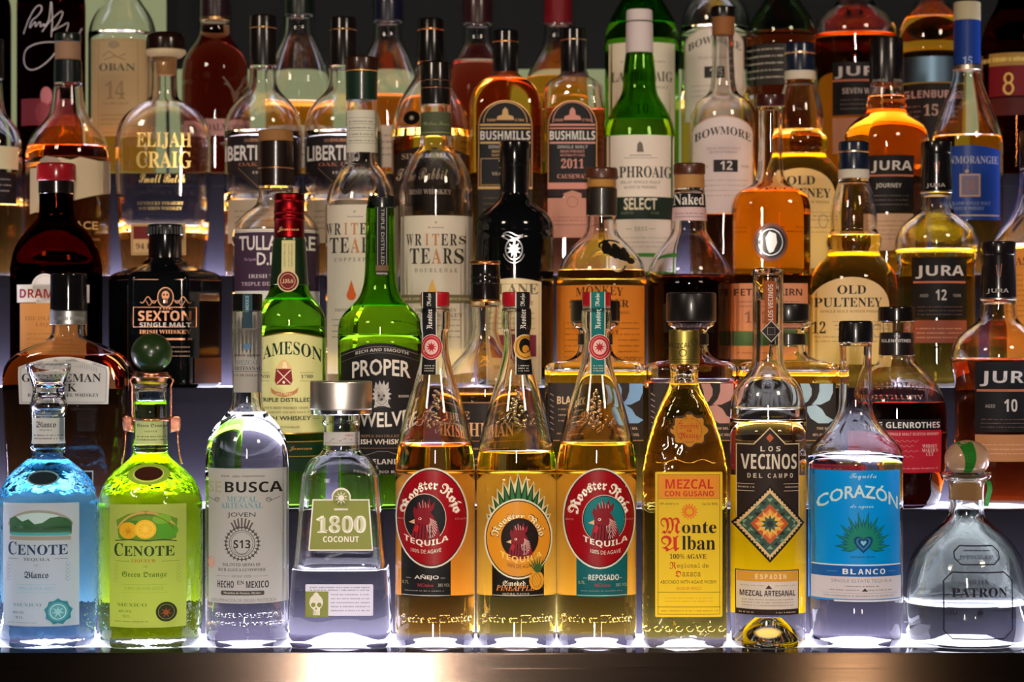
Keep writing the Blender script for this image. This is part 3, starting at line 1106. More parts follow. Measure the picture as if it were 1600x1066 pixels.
L.text('ABOCADO WITH AGAVE WORM', 1075, 910, 84, 5.5, '4a3a12', 'd').text('HECHO EN MEXICO', 1076, 920, 38, 5, 'c86a1c', 'd')
L.line([(1029, 926), (1124, 926)], .8, '6a5010').line([(1029, 949), (1124, 949)], .8, '6a5010').micro(1034, 1120, 955, 2, 'c89a1e', 1).micro(1040, 1112, 935, 1.5, 'd8b030', 2, 5).done()
L = b.lab('embossing', 4)
for k in range(8):
    L.ring(1012 + 16.5 * k, 984, 6, 5, 1.8, RIP, 0, 270, same=k > 0)
L.done(emboss=.001)
L = b.lab('wavy_moulding', 4, 6)
for q in (0,):
    L.line([(1024 + 6 * k, 722 + q + 3 * math.sin(k * .9)) for k in range(17)], 2, RIP, same=True)
L.done(emboss=.001)

# -- long necked mezcal
b = Bottle('mezcal_bottle', 1200, 0, [(421, 23), (423, 24), (560, 24), (572, 26), (586, 33), (596, 44), (610, 53), (632, 58), (660, 59.5), (660, 59.5), (985, 59.5), (995, 58)],
           'long necked clear mezcal bottle with a woven diamond label', None, LQ((.92, .92, .86)), 640, g0, dy=.066, base=.010, punt=.026, clear_punt=True)
b.lathe('stopper', [(419, 18), (422, 20), (470, 17)], G('f0e8e0'))
L = b.lab('neck_strip', 4)
L.rect(1195, 440, 1213, 506, P('b8643c', 't')).text('LOS VECINOS', 1204, 473, 56, 8, 'd8c8b8', 'b', vert=1)
L.poly([(1205, 501), (1221, 518), (1205, 536), (1189, 518)], 'b8b0a8').poly([(1205, 503), (1219, 518), (1205, 534), (1191, 518)], '2a2422').frame(1199, 512, 1211, 524, .8, '8a807a').done()
L = b.lab('front_label', 5)
BR = P('2c211d')
CR = 'd8c4a0'
L.poly([(1153, 694), (1178, 694), (1203, 668), (1228, 694), (1251, 694), (1251, 810), (1153, 810)], CR).poly([(1154.5, 695.5), (1179, 695.5), (1203, 670.5), (1227, 695.5), (1249.5, 695.5), (1249.5, 810), (1154.5, 810)], BR)
L.poly([(1203, 678), (1209, 685), (1203, 692), (1197, 685)], 'b85a34')
for i, c in enumerate('LOS'):
    L.text(c, 1192 + 12 * i, 702, 7, 8, 'd8ccb8', 'b')
L.text('VECINOS', 1203, 722, 86, 24, 'd8ccb8', 'b')
for i, c in enumerate('DELCAMPO'):
    L.text(c, (1172 + 8.5 * i) if i < 3 else (1202 + 8.6 * (i - 3)), 744, 5, 7, 'c8bca8', 'b')
for yy in (757, 768):
    L.line([(1155, yy), (1180, yy)], .8, CR).line([(1224, yy), (1249, yy)], .8, CR)
L.micro(1157, 1182, 762, 2.4, 'a89a84').micro(1226, 1248, 762, 2.4, 'a89a84')
dm = lambda s: [(1203, 819 - 60 * s), (1203 + 55 * s, 819), (1203, 819 + 61 * s), (1203 - 55 * s, 819)]
L.poly(dm(1.0), '1d1714').poly(dm(.93), 'd9b682')
for k in range(13):           # saw-tooth border
    for (ax, ay, bx, by) in ((1203, 762, 1255, 819), (1255, 819, 1203, 876), (1203, 876, 1151, 819), (1151, 819, 1203, 762)):
        t0, t1 = k / 13, (k + 1) / 13
        p0, p1 = (ax + (bx - ax) * t0, ay + (by - ay) * t0), (ax + (bx - ax) * t1, ay + (by - ay) * t1)
        pm = ((p0[0] + p1[0]) / 2 * .93 + 1203 * .07, (p0[1] + p1[1]) / 2 * .93 + 819 * .07)
        L.poly([p0, p1, pm], '1d1714', same=True)
L.poly(dm(.80), '3a5548')
for r in range(1, 9):
    for c in range(-r, r + 1):
        for q in (-1, 1):
            yy = 819 + q * (48 - r * 5.6)
            xx = 1203 + c * 9.4
            if abs(xx - 1203) / 44 + abs(yy - 819) / 49 < .96 and (c + r) % 2 == 0:
                L.poly([(xx - 4.6, yy + q * 2.8), (xx + 4.6, yy + q * 2.8), (xx, yy - q * 3.2)], '7f9a80' if r % 3 else '22302c', same=(r > 1 or c > -r or q > -1))
L.poly(dm(.52), 'b8542c').poly(dm(.40), 'd8843a').star(1203, 819, 13, 22, 12, 'e0b050').star(1203, 819, 8, 14, 10, '3a5548').ell(1203, 819, 5, 5, '22302c').done()
L = b.lab('lower_label')
L.rect(1152, 892, 1250, 962, '3a2a24').rect(1153.5, 893.5, 1248.5, 956, 'd8ccc0').rect(1154, 894, 1248, 910, 'd89c3c')
for i, c in enumerate('ESPADIN'):
    L.text(c, 1183 + 7.2 * i, 902, 4.6, 7.5, 'f0dcb0', 'b')
L.micro(1160, 1196, 916, 1.6, 'b0a498').micro(1210, 1246, 916, 1.6, 'b0a498').poly([(1196, 921), (1207, 921), (1201, 915)], '4a3028')
L.text('MEZCAL ARTESANAL', 1201, 928, 84, 9, '2c2420', 'b').micro(1162, 1240, 938, 1.6, 'a09488', 3, 4.5).rect(1153.5, 953, 1248.5, 962, '2c1c18').micro(1158, 1180, 958, 2, 'b0a498').micro(1212, 1244, 958, 2, 'b0a498').done()
b.back(1142, 745, 1258, 962, 'ffcc08')

# -- blue labelled clear tequila
b = Bottle('tequila_bottle', 1337, 0, [(534, 24), (538, 25.5), (560, 24.5), (625, 25.5), (642, 27), (656, 33), (670, 43), (684, 56), (695, 67), (703, 72), (712, 73.5), (712, 73.5), (935, 73.5), (960, 73), (992, 71)],
           'clear tequila bottle with a black screw cap and a wide sky blue label', None, LQ((.92, .93, .95)), 712, g0, dy=.075, base=.012, punt=.008)
b.lathe('cap', [(502, 24), (505, 26), (530, 26.5), (536, 26.5)], P('0d0c0d', 'g', .25))
L = b.lab('front_label')
BL = P('0090e0', 'p', .4)
L.rect(1263, 736, 1411, 940, BL)
L.text('Tequila', 1349, 746, 42, 11, 'b8dcec', 'c').text('CORAZÓN', 1344, 773, 126, 25, 'c4dde2', 'B', sag=20).text('de agave', 1347, 793, 36, 8, 'b8dcec', 'c')
for pas, col in ((0, '0c5a6c'), (1, '17806c')):
    for k in range(21):
        a = math.radians(-98 + 196 * k / 20)
        ln = (58 if k % 2 else 46) * (1 - .12 * abs(k - 10) / 10)
        wd = 4.4 if pas == 0 else 2.4
        ln -= 4 * pas
        bx, by, tx, ty = 1349 + 6 * math.sin(a), 856 - 6 * math.cos(a), 1349 + ln * .86 * math.sin(a), 856 - ln * math.cos(a)
        mx_, my_ = bx * .5 + tx * .5, by * .5 + ty * .5
        nx, ny = math.cos(a) * wd, math.sin(a) * wd
        L.poly([(bx, by), (mx_ - nx, my_ - ny), (tx, ty), (mx_ + nx, my_ + ny)], col, same=k > 0)


def heart(L, x, y, s, m):
    pts = [(x, y + 13 * s)]
    for k in range(25):
        t = math.pi - 2 * math.pi * k / 24
        pts.append((x + s * 12 * math.sin(t) ** 3, y - s * (10 * math.cos(t) - 4 * math.cos(2 * t) - 1.6 * math.cos(3 * t))))
    L.poly(pts[1:], m)


heart(L, 1349, 850, 1.25, '123c66')
heart(L, 1349, 850, .95, '2a7ab8')
heart(L, 1349, 849, .7, '123c66')
heart(L, 1349, 849, .38, '7fc4e8')
L.micro(1330, 1368, 871, 2, '0d5a88')
L.rect(1276, 883, 1411, 887, 'dfe4ea').rect(1276, 885, 1411, 902, '125caa')
for i, c in enumerate('BLANCO'):
    L.text(c, 1322 + 11.4 * i, 894, 8.4, 8.5, 'e8ecf2', 'b')
L.line([(1296, 894), (1310, 894)], .7, '6aa0d0').line([(1388, 894), (1400, 894)], .7, '6aa0d0')
L.rect(1276, 902, 1411, 937, 'd2cdd4').text('SINGLE ESTATE TEQUILA', 1348, 909, 92, 6, '8a8690', 'd').micro(1320, 1376, 917, 1.5, '8a8690').micro(1300, 1342, 923, 1.8, '8a8690').micro(1356, 1396, 923, 1.8, '8a8690').poly([(1346, 925), (1356, 925), (1351, 920)], '3a363c')
L.line([(1290, 928), (1404, 928)], .6, 'a8a4ac').micro(1292, 1398, 932, 1.8, '9a96a0').rect(1306, 938.5, 1411, 941, 'e4e8ec').done()

# -- round shouldered clear tequila, cork ball stopper
b = Bottle('tequila_bottle', 1510, 0, [(738, 37), (741, 39.5), (747, 38), (752, 30), (760, 27), (799, 27), (811, 30), (824, 45), (838, 61), (852, 74), (874, 87), (898, 94), (930, 97), (965, 97), (985, 94), (997, 90)],
           'round shouldered clear bottle with etched lettering and a tan ball stopper with green ribbon', G('fcfffc', 1.45, .10, 38), LQ((.93, .94, .93)), 941, g0, dy=.085, base=.016, punt=.012, wall=.004)
st = b.lathe('stopper', [(750, 22), (755, 23), (779, 24), (781, 22)], CORK, dx=1)
ball = b.ball('ball', 1511, 718, 35, 30, P('a58468', 'g', .2), st, label='polished tan ball')
bm = bmesh.new()
rows = []
for i in range(15):
    t = i / 14
    row = []
    for k in range(5):
        x = 1504 + (k - 2) * 6.0 * (1 - .55 * t) + 6 * math.sin(t * 3)
        y = 690.5 + 52 * t
        q = 1 - ((x - 1511) / 35) ** 2 - ((y - 718) / 30) ** 2
        row.append(bm.verts.new((b.px(x - 1510), -b.px(35.2) * math.sqrt(max(q, .02)) - .0004, b.z(y))))
    rows.append(row)
for r1, r2 in zip(rows, rows[1:]):
    for k in range(4):
        bm.faces.new((r1[k], r1[k + 1], r2[k + 1], r2[k]))
tail = [(1541, 752), (1545, 764), (1541, 778), (1538, 792)]
row = None
for x, y in chaikin([(float(u), float(v)) for u, v in tail], 2):
    r2 = (bm.verts.new((b.px(x - 1510), .004, b.z(y))), bm.verts.new((b.px(x - 1500), .010, b.z(y + 1))))
    if row:
        bm.faces.new((row[0], row[1], r2[1], r2[0]))
    row = r2
bmesh.ops.solidify(bm, geom=bm.faces[:], thickness=.0006)
link('ribbon', bm, [P('2f8a2c')], st)['label'] = 'green ribbon'
L = b.lab('etching', 4, 4)
ET = P('1d1d2a', 'p', .6)


def octo(L, x0, y0, x1, y1, c, t, m):
    p = [(x0 + c, y0), (x1 - c, y0), (x1, y0 + c), (x1, y1 - c), (x1 - c, y1), (x0 + c, y1), (x0, y1 - c), (x0, y0 + c), (x0 + c, y0), (x1 - c, y0)]
    L.line(p[:9] + [p[9]], t, m)


octo(L, 1495, 856, 1566, 884, 9, 2, ET)
L.micro(1510, 1552, 863, 2, ET).text('HACIENDA DEL AGAVE', 1530, 873, 54, 6, ET, 's').line([(1498, 877), (1504, 877)], 1, ET)
octo(L, 1477, 896, 1585, 1000, 13, 2, ET)
L.text('SILVER', 1530, 911, 30, 7, ET, 's').text('PATRON', 1532, 927, 88, 15, ET, 's')
L.text('70', 1490, 957, 12, 10, ET, 'c').star(1531, 958, 3, 7, 6, ET).ring(1531, 958, 5, 8, 1, ET).micro(1556, 1580, 956, 2, ET).done(off=.0006)
# ================================================================ SECOND STEP
# -- flat bourbon shaped bottle behind the blue one
b = Bottle('whiskey_bottle', 107, 1, [(488, 25), (490, 26), (520, 26, 2, 1), (530, 30, 2.2, .95), (540, 55, 3, .6), (556, 84, 5, .46), (572, 96, 6, .42), (590, 99, 7, .42), (600, 99, 7, .42), (740, 93, 7, .42), (782, 88, 7, .42)],
           'wide flat bottle of brown whiskey with a silver arched label and black cap', None, LQ((.34, .10, .012)), 556, g1, base=.008)
b.lathe('cap', [([(428, 27), (430, 28), (486, 28.5)], P('0c0b0c', 'g', .1)), ([(486, 28.8), (508, 28.8)], P('a7a6a2', 'm', .35))])
L = b.lab('cap_band', surf=(28.9, 2, 1))
L.micro(84, 134, 498, 5, '7a7a76').done()
L = b.lab('front_label', 8)
P0 = [(30, 632), (28, 585)] + [(28 + 142 * k / 12, 574 - 16 * math.sin(math.pi * k / 12)) for k in range(13)] + [(171, 585), (169, 632)]
L.poly(P0, P('a9a8a6', 'm', .5)).poly([(99 + (x - 99) * .955, 598 + (y - 598) * .94) for x, y in P0], '8d8c8a').poly([(99 + (x - 99) * .93, 598 + (y - 598) * .90) for x, y in P0], 'aeaca8')
for k in range(30):
    L.line([(46 + 3.6 * k, 576 - 10 * math.sin(math.pi * (k + 1) / 31)), (46 + 3.6 * k, 583 - 10 * math.sin(math.pi * (k + 1) / 31))], .8, '77767a', same=k > 0)
L.text('GENTLEMAN', 96, 591, 124, 13, '1e1c1c', 's').text('JACK', 94, 607, 52, 14, '1e1c1c', 's').text('RARE TENNESSEE WHISKEY', 99, 618, 112, 5, '3a3838', 's').done()
L = b.lab('lower_label')
L.rect(36, 736, 146, 786, P('c9c8c6', 'm')).rect(38, 738, 144, 784, '12100f').text('JACK DANIEL', 92, 746, 96, 9, 'd0ccc4', 's').done()

# -- green whiskey, cream label
b = Bottle('whiskey_bottle', 452, 1, [(372, 23), (375, 23), (378, 25), (440, 28.5), (456, 31), (468, 38), (480, 49), (494, 56), (512, 57), (512, 57), (775, 57), (785, 56)],
           'green glass whiskey bottle with a cream label and a tall dark red cap', G('b8df81'), LQ((.80, .95, .45)), 470, g1)
CR1 = P('7c0f14', 'm', .35)
b.lathe('cap', [([(303, 22), (305, 23.5), (311, 23.5), (312, 24.5), (315, 24.5), (316, 23.5), (330, 23.5), (331, 24.5), (334, 24.5), (335, 23.5), (340, 23.5), (341, 24.6), (344, 24.6), (345, 23.6), (372, 23.6)], CR1)])
b.lathe('neck_foil', [(372, 24.2), (378, 25.6), (440, 29.8), (446, 31)], P('10240f', 'g', .3))
L = b.lab('cap_print', surf=(23.7, 2, 1))
L.text('Jameson', 450, 359, 33, 9, 'd8a06a', 'c').done()
L = b.lab('neck_tag', 4, 6)
L.rect(440, 376, 461, 428, 'c9c08a').micro(444, 449, 382, .1, '5a5430')
for x in (445, 451, 456):
    L.text('JOHN JAMESON AND SON' if x == 451 else 'ESTABLISHED', x, 400, 36, 2.6, '6a6440', 'd', vert=-1)
L.ell(450, 440, 16.5, 17, 'cbb890').ell(450, 440, 14.5, 15, '6e1a1e').ring(450, 440, 11.5, 12, .8, 'cbb890').text('JJ&S', 450, 440, 17, 7, 'd8c49a', 's').done(off=.0014)
L = b.lab('front_label', 6)
arc = [(398 + 108 * k / 14, 528 - 8 * math.sin(math.pi * k / 14)) for k in range(15)]
L.poly(arc + [(506, 679), (398, 679)], P('c8a24a', 'm')).poly([(399, 529)] + [(x, y + 2) for x, y in arc] + [(505, 529), (505, 677), (399, 677)], P('d3cf8e'))
L.text('JAMESON', 450, 550, 100, 23, '17301c', 's', sag=13)
L.poly([(431, 577), (455, 577), (457, 596), (454, 602), (432, 602), (429, 596)], '7a1c20').line([(433, 579), (454, 600)], 1.4, 'e0d0b0').line([(454, 579), (433, 600)], 1.4, 'e0d0b0').ell(443.5, 598, 2, 2, 'e8dcc0')
L.poly([(430, 577), (436, 568), (441, 563), (447, 563), (452, 569), (457, 577)], 'd8b878').poly([(440, 576), (443, 566), (447, 566), (449, 576)], 'e8d4a8')
L.poly([(423, 606), (430, 612), (444, 615), (458, 612), (466, 606), (464, 614), (456, 619), (444, 621), (432, 619), (424, 614)], 'b87a4a').text('SINE METU', 444, 616.5, 26, 4, 'e8d0a0', 's')
L.text('ESTD', 413, 589, 16, 5, '2c3820', 's').text('1780', 478, 589, 17, 5.5, '2c3820', 's')
for yy in (583, 596):
    L.line([(468, yy), (488, yy)], .6, '6a7040').line([(404, yy), (421, yy)], .6, '6a7040')
L.text('TRIPLE DISTILLED', 445, 625.5, 80, 6.5, '3a4428', 'B').text('SMOOTH IRISH WHISKEY MADE BY', 446, 638, 84, 3.8, '6a6a40', 's').text('JOHN JAMESON AND SON SINCE 1780', 446, 645, 84, 3.8, '6a6a40', 's').text('IRISH WHISKEY', 447, 654, 74, 7, '3a4428', 'B').line([(487, 655), (495, 655)], .7, '3a4428').text('PRODUCT OF IRELAND', 450, 668, 34, 3, '7a7a4c', 's').done()
L = b.lab('lower_label', 6)
L.rect(398, 690, 507, 738, '0e2a16').line([(398, 691), (507, 691)], 1, 'b88a3a').line([(398, 714), (507, 714)], .7, 'b88a3a').text('John Jameson', 458, 702, 56, 8, 'b8863a', 'c').done()

# -- green whiskey, black label
b = Bottle('whiskey_bottle', 594, 1, [(316, 20), (322, 20), (324, 22), (378, 22.5), (400, 23), (430, 24), (450, 27), (466, 33), (480, 46), (490, 57), (504, 65), (525, 66), (525, 66), (775, 65), (785, 64)],
           'green glass whiskey bottle with a black arched label and slim black strip seal', G('b8df78'), LQ((.85, .95, .35)), 480, g1)
b.lathe('cap', [(307, 21), (309, 22), (326, 22)], P('141815', 'g', .25), dx=3)
L = b.lab('neck_strip', 4, 8)
L.rect(587, 323, 607, 431, '17191a').line([(590, 324), (590, 416)], .7, 'b8b4a8').line([(604, 324), (604, 416)], .7, 'b8b4a8').text('TRIPLE DISTILLED', 598, 370, 88, 5, 'a8a498', 'd', vert=-1).rect(587, 415, 607, 424, '6a5038').text('PROPER', 597, 428, 17, 3, 'c8c4b8', 'b').done()
L = b.lab('front_label', 6)
K1 = P('191718')
arc = [(530 + 128 * k / 16, 552 - 15 * math.sin(math.pi * k / 16)) for k in range(17)]
L.poly(arc + [(658, 742), (530, 742)], K1).line([(x, y + 5) for x, y in arc], .7, '8a8276').line([(x, y + 15) for x, y in arc], .6, '6a645a')
L.text('RICH AND SMOOTH', 596, 549, 82, 5, 'b8b2a6', 'b', sag=6)
L.text('PROPER', 595, 576, 91, 26, 'd6cfc0', 'B', sag=5).text('TWELVE', 593, 655, 92, 23, 'd6cfc0', 'B', sag=-5)
SV = 'b3afa8'
L.ell(596, 622, 11, 13, SV).star(596, 618, 11, 16, 13, SV, same=True, sq=1.1).poly([(585, 608), (587, 597), (591, 603), (593, 595), (597, 602), (600, 595), (602, 603), (607, 597), (607, 608)], SV, same=True).poly([(586, 630), (606, 630), (610, 638), (596, 634), (584, 638)], SV, same=True)
L.ell(592, 619, 1.8, 1.6, '2a2726').ell(600, 619, 1.8, 1.6, '2a2726', same=True).poly([(594, 623), (599, 623), (596.5, 628)], '2a2726', same=True).ring(596, 622, 9, 11, .8, '4a4644', 20, 160).ring(596, 624, 13, 13, .7, '4a4644', 0, 180)
L.text('BORN', 630, 620, 15, 4, 'b8b2a6', 'b').text('RAISED', 562, 620, 17, 4, 'b8b2a6', 'b').text('TRIPLE DISTILLED', 592, 682, 66, 4, '8f6f4e', 's').text('IRISH WHISKEY', 596, 691, 86, 8, 'd6cfc0', 'B').line([(555, 701), (636, 701)], .7, '8f6f4e').line([(572, 712), (590, 706), (606, 706), (622, 712)], .7, '8f867a').text('-IRELAND-', 596, 722, 62, 8, 'd6cfc0', 'b').text('PROPER NO BALLS', 596, 741 - 3, 86, 4, 'b8b2a6', 'b')
L.done()

# -- Irish whiskey between the rooster bottles
b = Bottle('whiskey_bottle', 758, 1, [(472, 21), (475, 22), (508, 19), (530, 22), (550, 32), (566, 48), (582, 60), (600, 66), (620, 68), (620, 68), (775, 68), (785, 67)],
           'clear whiskey bottle with a black gold rimmed cap, glimpsed between two rooster bottles', None, LQ((.85, .42, .05)), 616, g1)
b.lathe('cap', [([(408, 22.5), (410, 24), (414, 24)], P('a86a3c', 'm')), ([(414, 23), (430, 23.3), (431, 24), (434, 24), (435, 23.3), (440, 23.3), (441, 24), (443, 24), (444, 23.3), (468, 23.5)], P('120e0e', 'g', .15)), ([(468, 23.8), (473, 23.8)], P('a8743c', 'm'))])
L = b.lab('front_label', 7)
L.rect(694, 628, 823, 768, P('2b2724')).line([(695, 630), (822, 630)], 1.4, 'b87a4a').text('THE', 716, 650, 36, 12, 'd8a878', 's').text('IRISHMAN', 744, 672, 116, 22, 'd8a878', 's').line([(700, 690), (818, 690)], .9, 'b87a4a').micro(724, 792, 702, 3, 'c8986a').micro(720, 796, 718, 2.4, 'b08a64', 3, 9).done()

# -- three square bottles with a big letter
RPATH = [[(0, 0), (8, 0), (11, 10), (12, 24), (8, 36), (0, 42), (-7, 46)], ]


def big_r(L, x, y, m):
    """the three leaf shapes that make a letter"""
    L.poly([(x, y), (x + 14, y), (x + 18, y + 8), (x + 18, y + 18), (x + 12, y + 28), (x, y + 33), (x + 5, y + 16)], m)
    L.poly([(x + 30, y), (x + 51, y), (x + 51, y + 14), (x + 46, y + 26), (x + 32, y + 33), (x + 18, y + 33), (x + 26, y + 24), (x + 30, y + 12)], m, same=True)
    L.poly([(x + 11, y + 36), (x + 24, y + 33), (x + 34, y + 40), (x + 40, y + 50), (x + 52, y + 57), (x + 44, y + 62), (x + 28, y + 62), (x + 16, y + 54), (x + 11, y + 44)], m, same=True)


def square_rye(cx, hw, top, capw, level, liq, col, rx, label, word=''):
    n = 8
    b = Bottle('whiskey_bottle', cx, 1, [(500, 27), (505, 36), (510, 36), (514, 27), (520, 25), (545, 26, 2, 1), (556, 30, 2.4, .95), (564, 46, 4, .7), (567, hw - 8, n, .52), (574, hw, n, .52), (580, hw, n, .52), (775, hw, n, .52), (785, hw, n, .52)],
               label, None, LQ(liq, .06), level, 'square whiskey bottles with a big pale letter', dy=.052)
    b.lathe('cap', [(top, capw - 2), (top + 2, capw), (502, capw), (504, capw - 1)], P('131010', 'g', .3))
    b.lathe('neck_band', [(522, 27), (540, 27.5)], P('1a1413', 'g', .4))
    L = b.lab('front_label', 10)
    L.rect(cx - hw + 5, 599, cx + hw - 4, 690, P('2f2825')).line([(cx - hw + 5, 689), (cx + hw - 4, 689)], 1.2, 'b88c58')
    big_r(L, rx, 600, P(col))
    L.text(word, cx - hw + 38, 626, 36, 12, 'd8bc90', 'b').micro(cx - hw + 22, cx - hw + 54, 640, 2.4, 'a88c6a', 3, 9).micro(cx - hw + 20, cx - hw + 60, 678, 2, 'a88c6a')
    for k in range(7):
        L.line([(cx - hw + 9, 615 + 9 * k), (cx - hw + 15, 619 + 9 * k)], 1, 'a88c8a', same=k > 0)
    L.text('750 ML', cx + hw - 24, 670, 22, 4, 'c8a888', 'b').text('45% ALC VOL', cx + hw - 26, 680, 30, 4, 'c8a888', 'b')
    L.done()
    return b


square_rye(930, 79, 470, 38.5, 586, (.93, .62, .05), '7da6cf', 953, 'square amber whiskey bottle with a pale blue letter on a dark label', 'BLACK')
square_rye(1080, 71, 458, 39, 606, (.55, .14, .02), 'bd8a80', 1095, 'square whiskey bottle with a dusty pink letter, behind the golden mezcal')
square_rye(1232, 78, 475, 33, 588, (.93, .60, .05), 'a9c4cc', 1250, 'square whiskey bottle with a grey blue letter, behind the long necked mezcal')

# -- bulbous dark bottle, red label
b = Bottle('whisky_bottle', 1401, 1, [(498, 24), (506, 25), (520, 24), (556, 26), (568, 30), (578, 42), (590, 55), (606, 66), (624, 74), (645, 77), (680, 78), (680, 78), (740, 76), (775, 68), (785, 62)],
           'round shouldered dark whisky bottle with a red label and white lettering', None, LQ((.16, .02, .006)), 629, g1)
b.lathe('cap', [([(480, 28), (482, 29), (503, 29)], P('0e0c0c', 'g', .2))])
b.lathe('neck_band', [(520, 26.5), (556, 28.2)], P('151113', 'g', .3))
L = b.lab('neck_print', surf=(28.3, 2, 1))
L.text('THE', 1402, 526, 10, 4, 'a8a4a0', 's').text('GLENROTHES', 1402, 533, 44, 5, 'c8c4c0', 'b').done()
L = b.lab('embossing', 6, 6)
L.text('GLENROTHES', 1400, 604, 100, 11, G(), 'b', sag=3).text('DISTILLERY', 1400, 621, 84, 7, G(), 'b').done(emboss=.0009)
L = b.lab('front_label', 8, 12)
L.rect(1330, 656, 1476, 672, '14100f').text('THE GLENROTHES', 1414, 665, 118, 9.5, 'd8d0cc', 'b')
L.rect(1330, 673, 1476, 740, P('a3182a')).text('SPEYSIDE SINGLE MALT SCOTCH WHISKY', 1416, 679, 110, 4.5, 'd89a98', 'b')
for k in range(4):
    L.line([(1386 + 1.5 * i, 690 + 8 * k + 1.4 * math.sin(i * 1.1 + k)) for i in range(34 - 5 * (k % 2))], .7, 'c8787a', same=k > 0)
L.text('WHISKY', 1455, 698, 26, 5.5, 'd8a8a4', 's').text("MAKER'S", 1455, 704.5, 28, 5.5, 'd8a8a4', 's').text('CUT', 1455, 711, 13, 5.5, 'd8a8a4', 's').micro(1350, 1470, 733, 2, 'c87878').done()

# -- dark red waisted bottle, numbered 10
JL = P('151416')


def waisted(cx, tier, y0, sc_, label, liq, level, num, lx, ly, capm, extra=None, low='8a5a40', name='JURA', dy=.06):
    """waisted single malt bottle with a black label"""
    q = lambda a: y0 + a * sc_
    b = Bottle('whisky_bottle', cx, tier, [(q(86), 25 * sc_), (q(88), 26 * sc_), (q(112), 27.5 * sc_), (q(122), 31 * sc_), (q(132), 44 * sc_), (q(146), 62 * sc_), (q(160), 70 * sc_), (q(176), 73 * sc_), (q(192), 71.5 * sc_), (q(212), 67 * sc_), (q(240), 65.5 * sc_), (q(300), 66 * sc_), (q(400), 70 * sc_), (q(408), 69 * sc_)],
               label, None, LQ(liq), level, [g0, g1, g2, g3, g4][tier], dy=dy)
    b.lathe('cap', [([(y0, 25 * sc_), (q(2), 26.5 * sc_), (q(20), 26.5 * sc_), (q(21), 25.8 * sc_), (q(86), 27.5 * sc_)], capm), ([(q(86), 27.8 * sc_), (q(90), 27.8 * sc_)], P('b8b2a8', 'm'))])
    L = b.lab('cap_print', surf=(27.4 * sc_, 2, 1))
    L.text(name, cx, q(76), 32 * sc_, 8 * sc_, '9a9690', 'b')
    L.line([(cx - 3 * sc_, q(36)), (cx - 1 * sc_, q(54)), (cx + 3 * sc_, q(54)), (cx + 5 * sc_, q(34))], 1, 'a0604a').done()
    x0, x1 = lx
    ya, yb_ = ly
    h = yb_ - ya
    w = x1 - x0
    L = b.lab('front_label', 7, 10)
    L.rect(x0, ya, x1, yb_, JL)
    L.text(name, (x0 + x1) / 2, ya + h * .24, w * .88, h * .22, 'bdb9b4', 'b')
    L.rect(x0 + 2, ya + h * .39, x1 - 2, ya + h * .425, 'a8644a')
    if num:
        L.text(num, (x0 + x1) / 2, ya + h * .62, w * (.2 if len(num) < 4 else .46), h * (.18 if len(num) < 4 else .11), 'bdb9b4', 'b')
        if len(num) < 4:
            L.text('AGED', x0 + w * .2, ya + h * .63, w * .14, h * .05, '8a8680', 'b').text('YEARS', x1 - w * .2, ya + h * .63, w * .16, h * .05, '8a8680', 'b')
    L.micro(x0 + 8, x1 - 8, ya + h * .82, 1.4, '6a5048', 3, 6)
    L.done()
    L = b.lab('lower_label', 8, 12)
    L.rect(x0, yb_ + 4, x1, yb_ + h * .42, P(low)).micro(x0 + 6, x1 - 6, yb_ + h * .18, 1.5, 'd0a080', 3, 7).done()
    return b


waisted(1560, 1, 378, 1.02, 'dark red whisky bottle with a black label numbered 10 and a black cap', (.62, .10, .015), 562, '10', (1527, 1632), (566, 676), P('151113', 'g', .2), low='a8754c')

# ================================================================ THIRD STEP
# -- brown liqueur bottle
b = Bottle('liqueur_bottle', 88, 2, [(284, 26), (286, 27), (303, 26.5), (335, 26.5), (346, 31), (358, 43), (376, 58), (396, 67), (420, 71), (420, 71), (590, 71), (600, 70)],
           'brown glass liqueur bottle with a red cap and cream and orange label', G('6a2410'), LQ((.5, .16, .03)), 350, g2)
b.lathe('cap', [([(256, 28), (259, 30.5), (282, 30), (284, 29)], P('8a141c', 'g', .2)), ([(284, 27.5), (304, 27.5)], P('120c0c', 'g', .2))])
L = b.lab('front_label', 7)
L.rect(22, 445, 134, 473, P('dcd6cc')).ell(70, 450, 22, 22, P('dcd6cc'), same=True).ell(70, 450, 22, 30, P('dcd6cc'), 0, 180, same=True).ring(70, 451, 18, 20, .8, 'b8b0a4')
L.text('DRAMBUIE', 79, 459, 103, 14, '8c1c18', 'b').rect(28, 474, 131, 600, P('c98a4a'))
L.text('THE ISLE OF SKYE', 80, 498, 88, 6, '9a6a34', 's').text('LIQUEUR', 82, 508, 54, 7, '9a6a34', 's').micro(40, 122, 522, 2, 'a87a40', 4, 8).done()

# -- black hexagonal bottle
b = Bottle('whiskey_bottle', 258, 2, [(404, 27, -6, 1), (410, 34), (415, 38, -6, 1), (422, 60, -6, 1), (428, 82, -6, 1), (436, 88, -6, 1), (440, 88, -6, 1), (585, 88, -6, 1), (598, 87, -6, 1)],
           'squat black six-sided whiskey bottle with copper lettering', BLACKG, None, None, g2, opaque=True, it=1, seg=60, dy=.058)
b.lathe('cap', [([(351, 25), (353, 27), (368, 27)], P('111013', 'g', .25)), ([(368, 25.5), (404, 26), (406, 28)], P('0b0a0c', 'g', .15))])
bm = bmesh.new()
for k in range(30):
    a = 2 * math.pi * k / 30
    x, y = b.px(27.2) * math.cos(a), b.px(27.2) * math.sin(a)
    box(bm, x - .0007, y - .0007, b.z(367), x + .0007, y + .0007, b.z(355))
link('cap_ridges', bm, [P('1a181c', 'g', .3)], b.root)['kind'] = 'stuff'
L = b.lab('front_label', 8)
CP = P('c08a6a', 'm', .4)
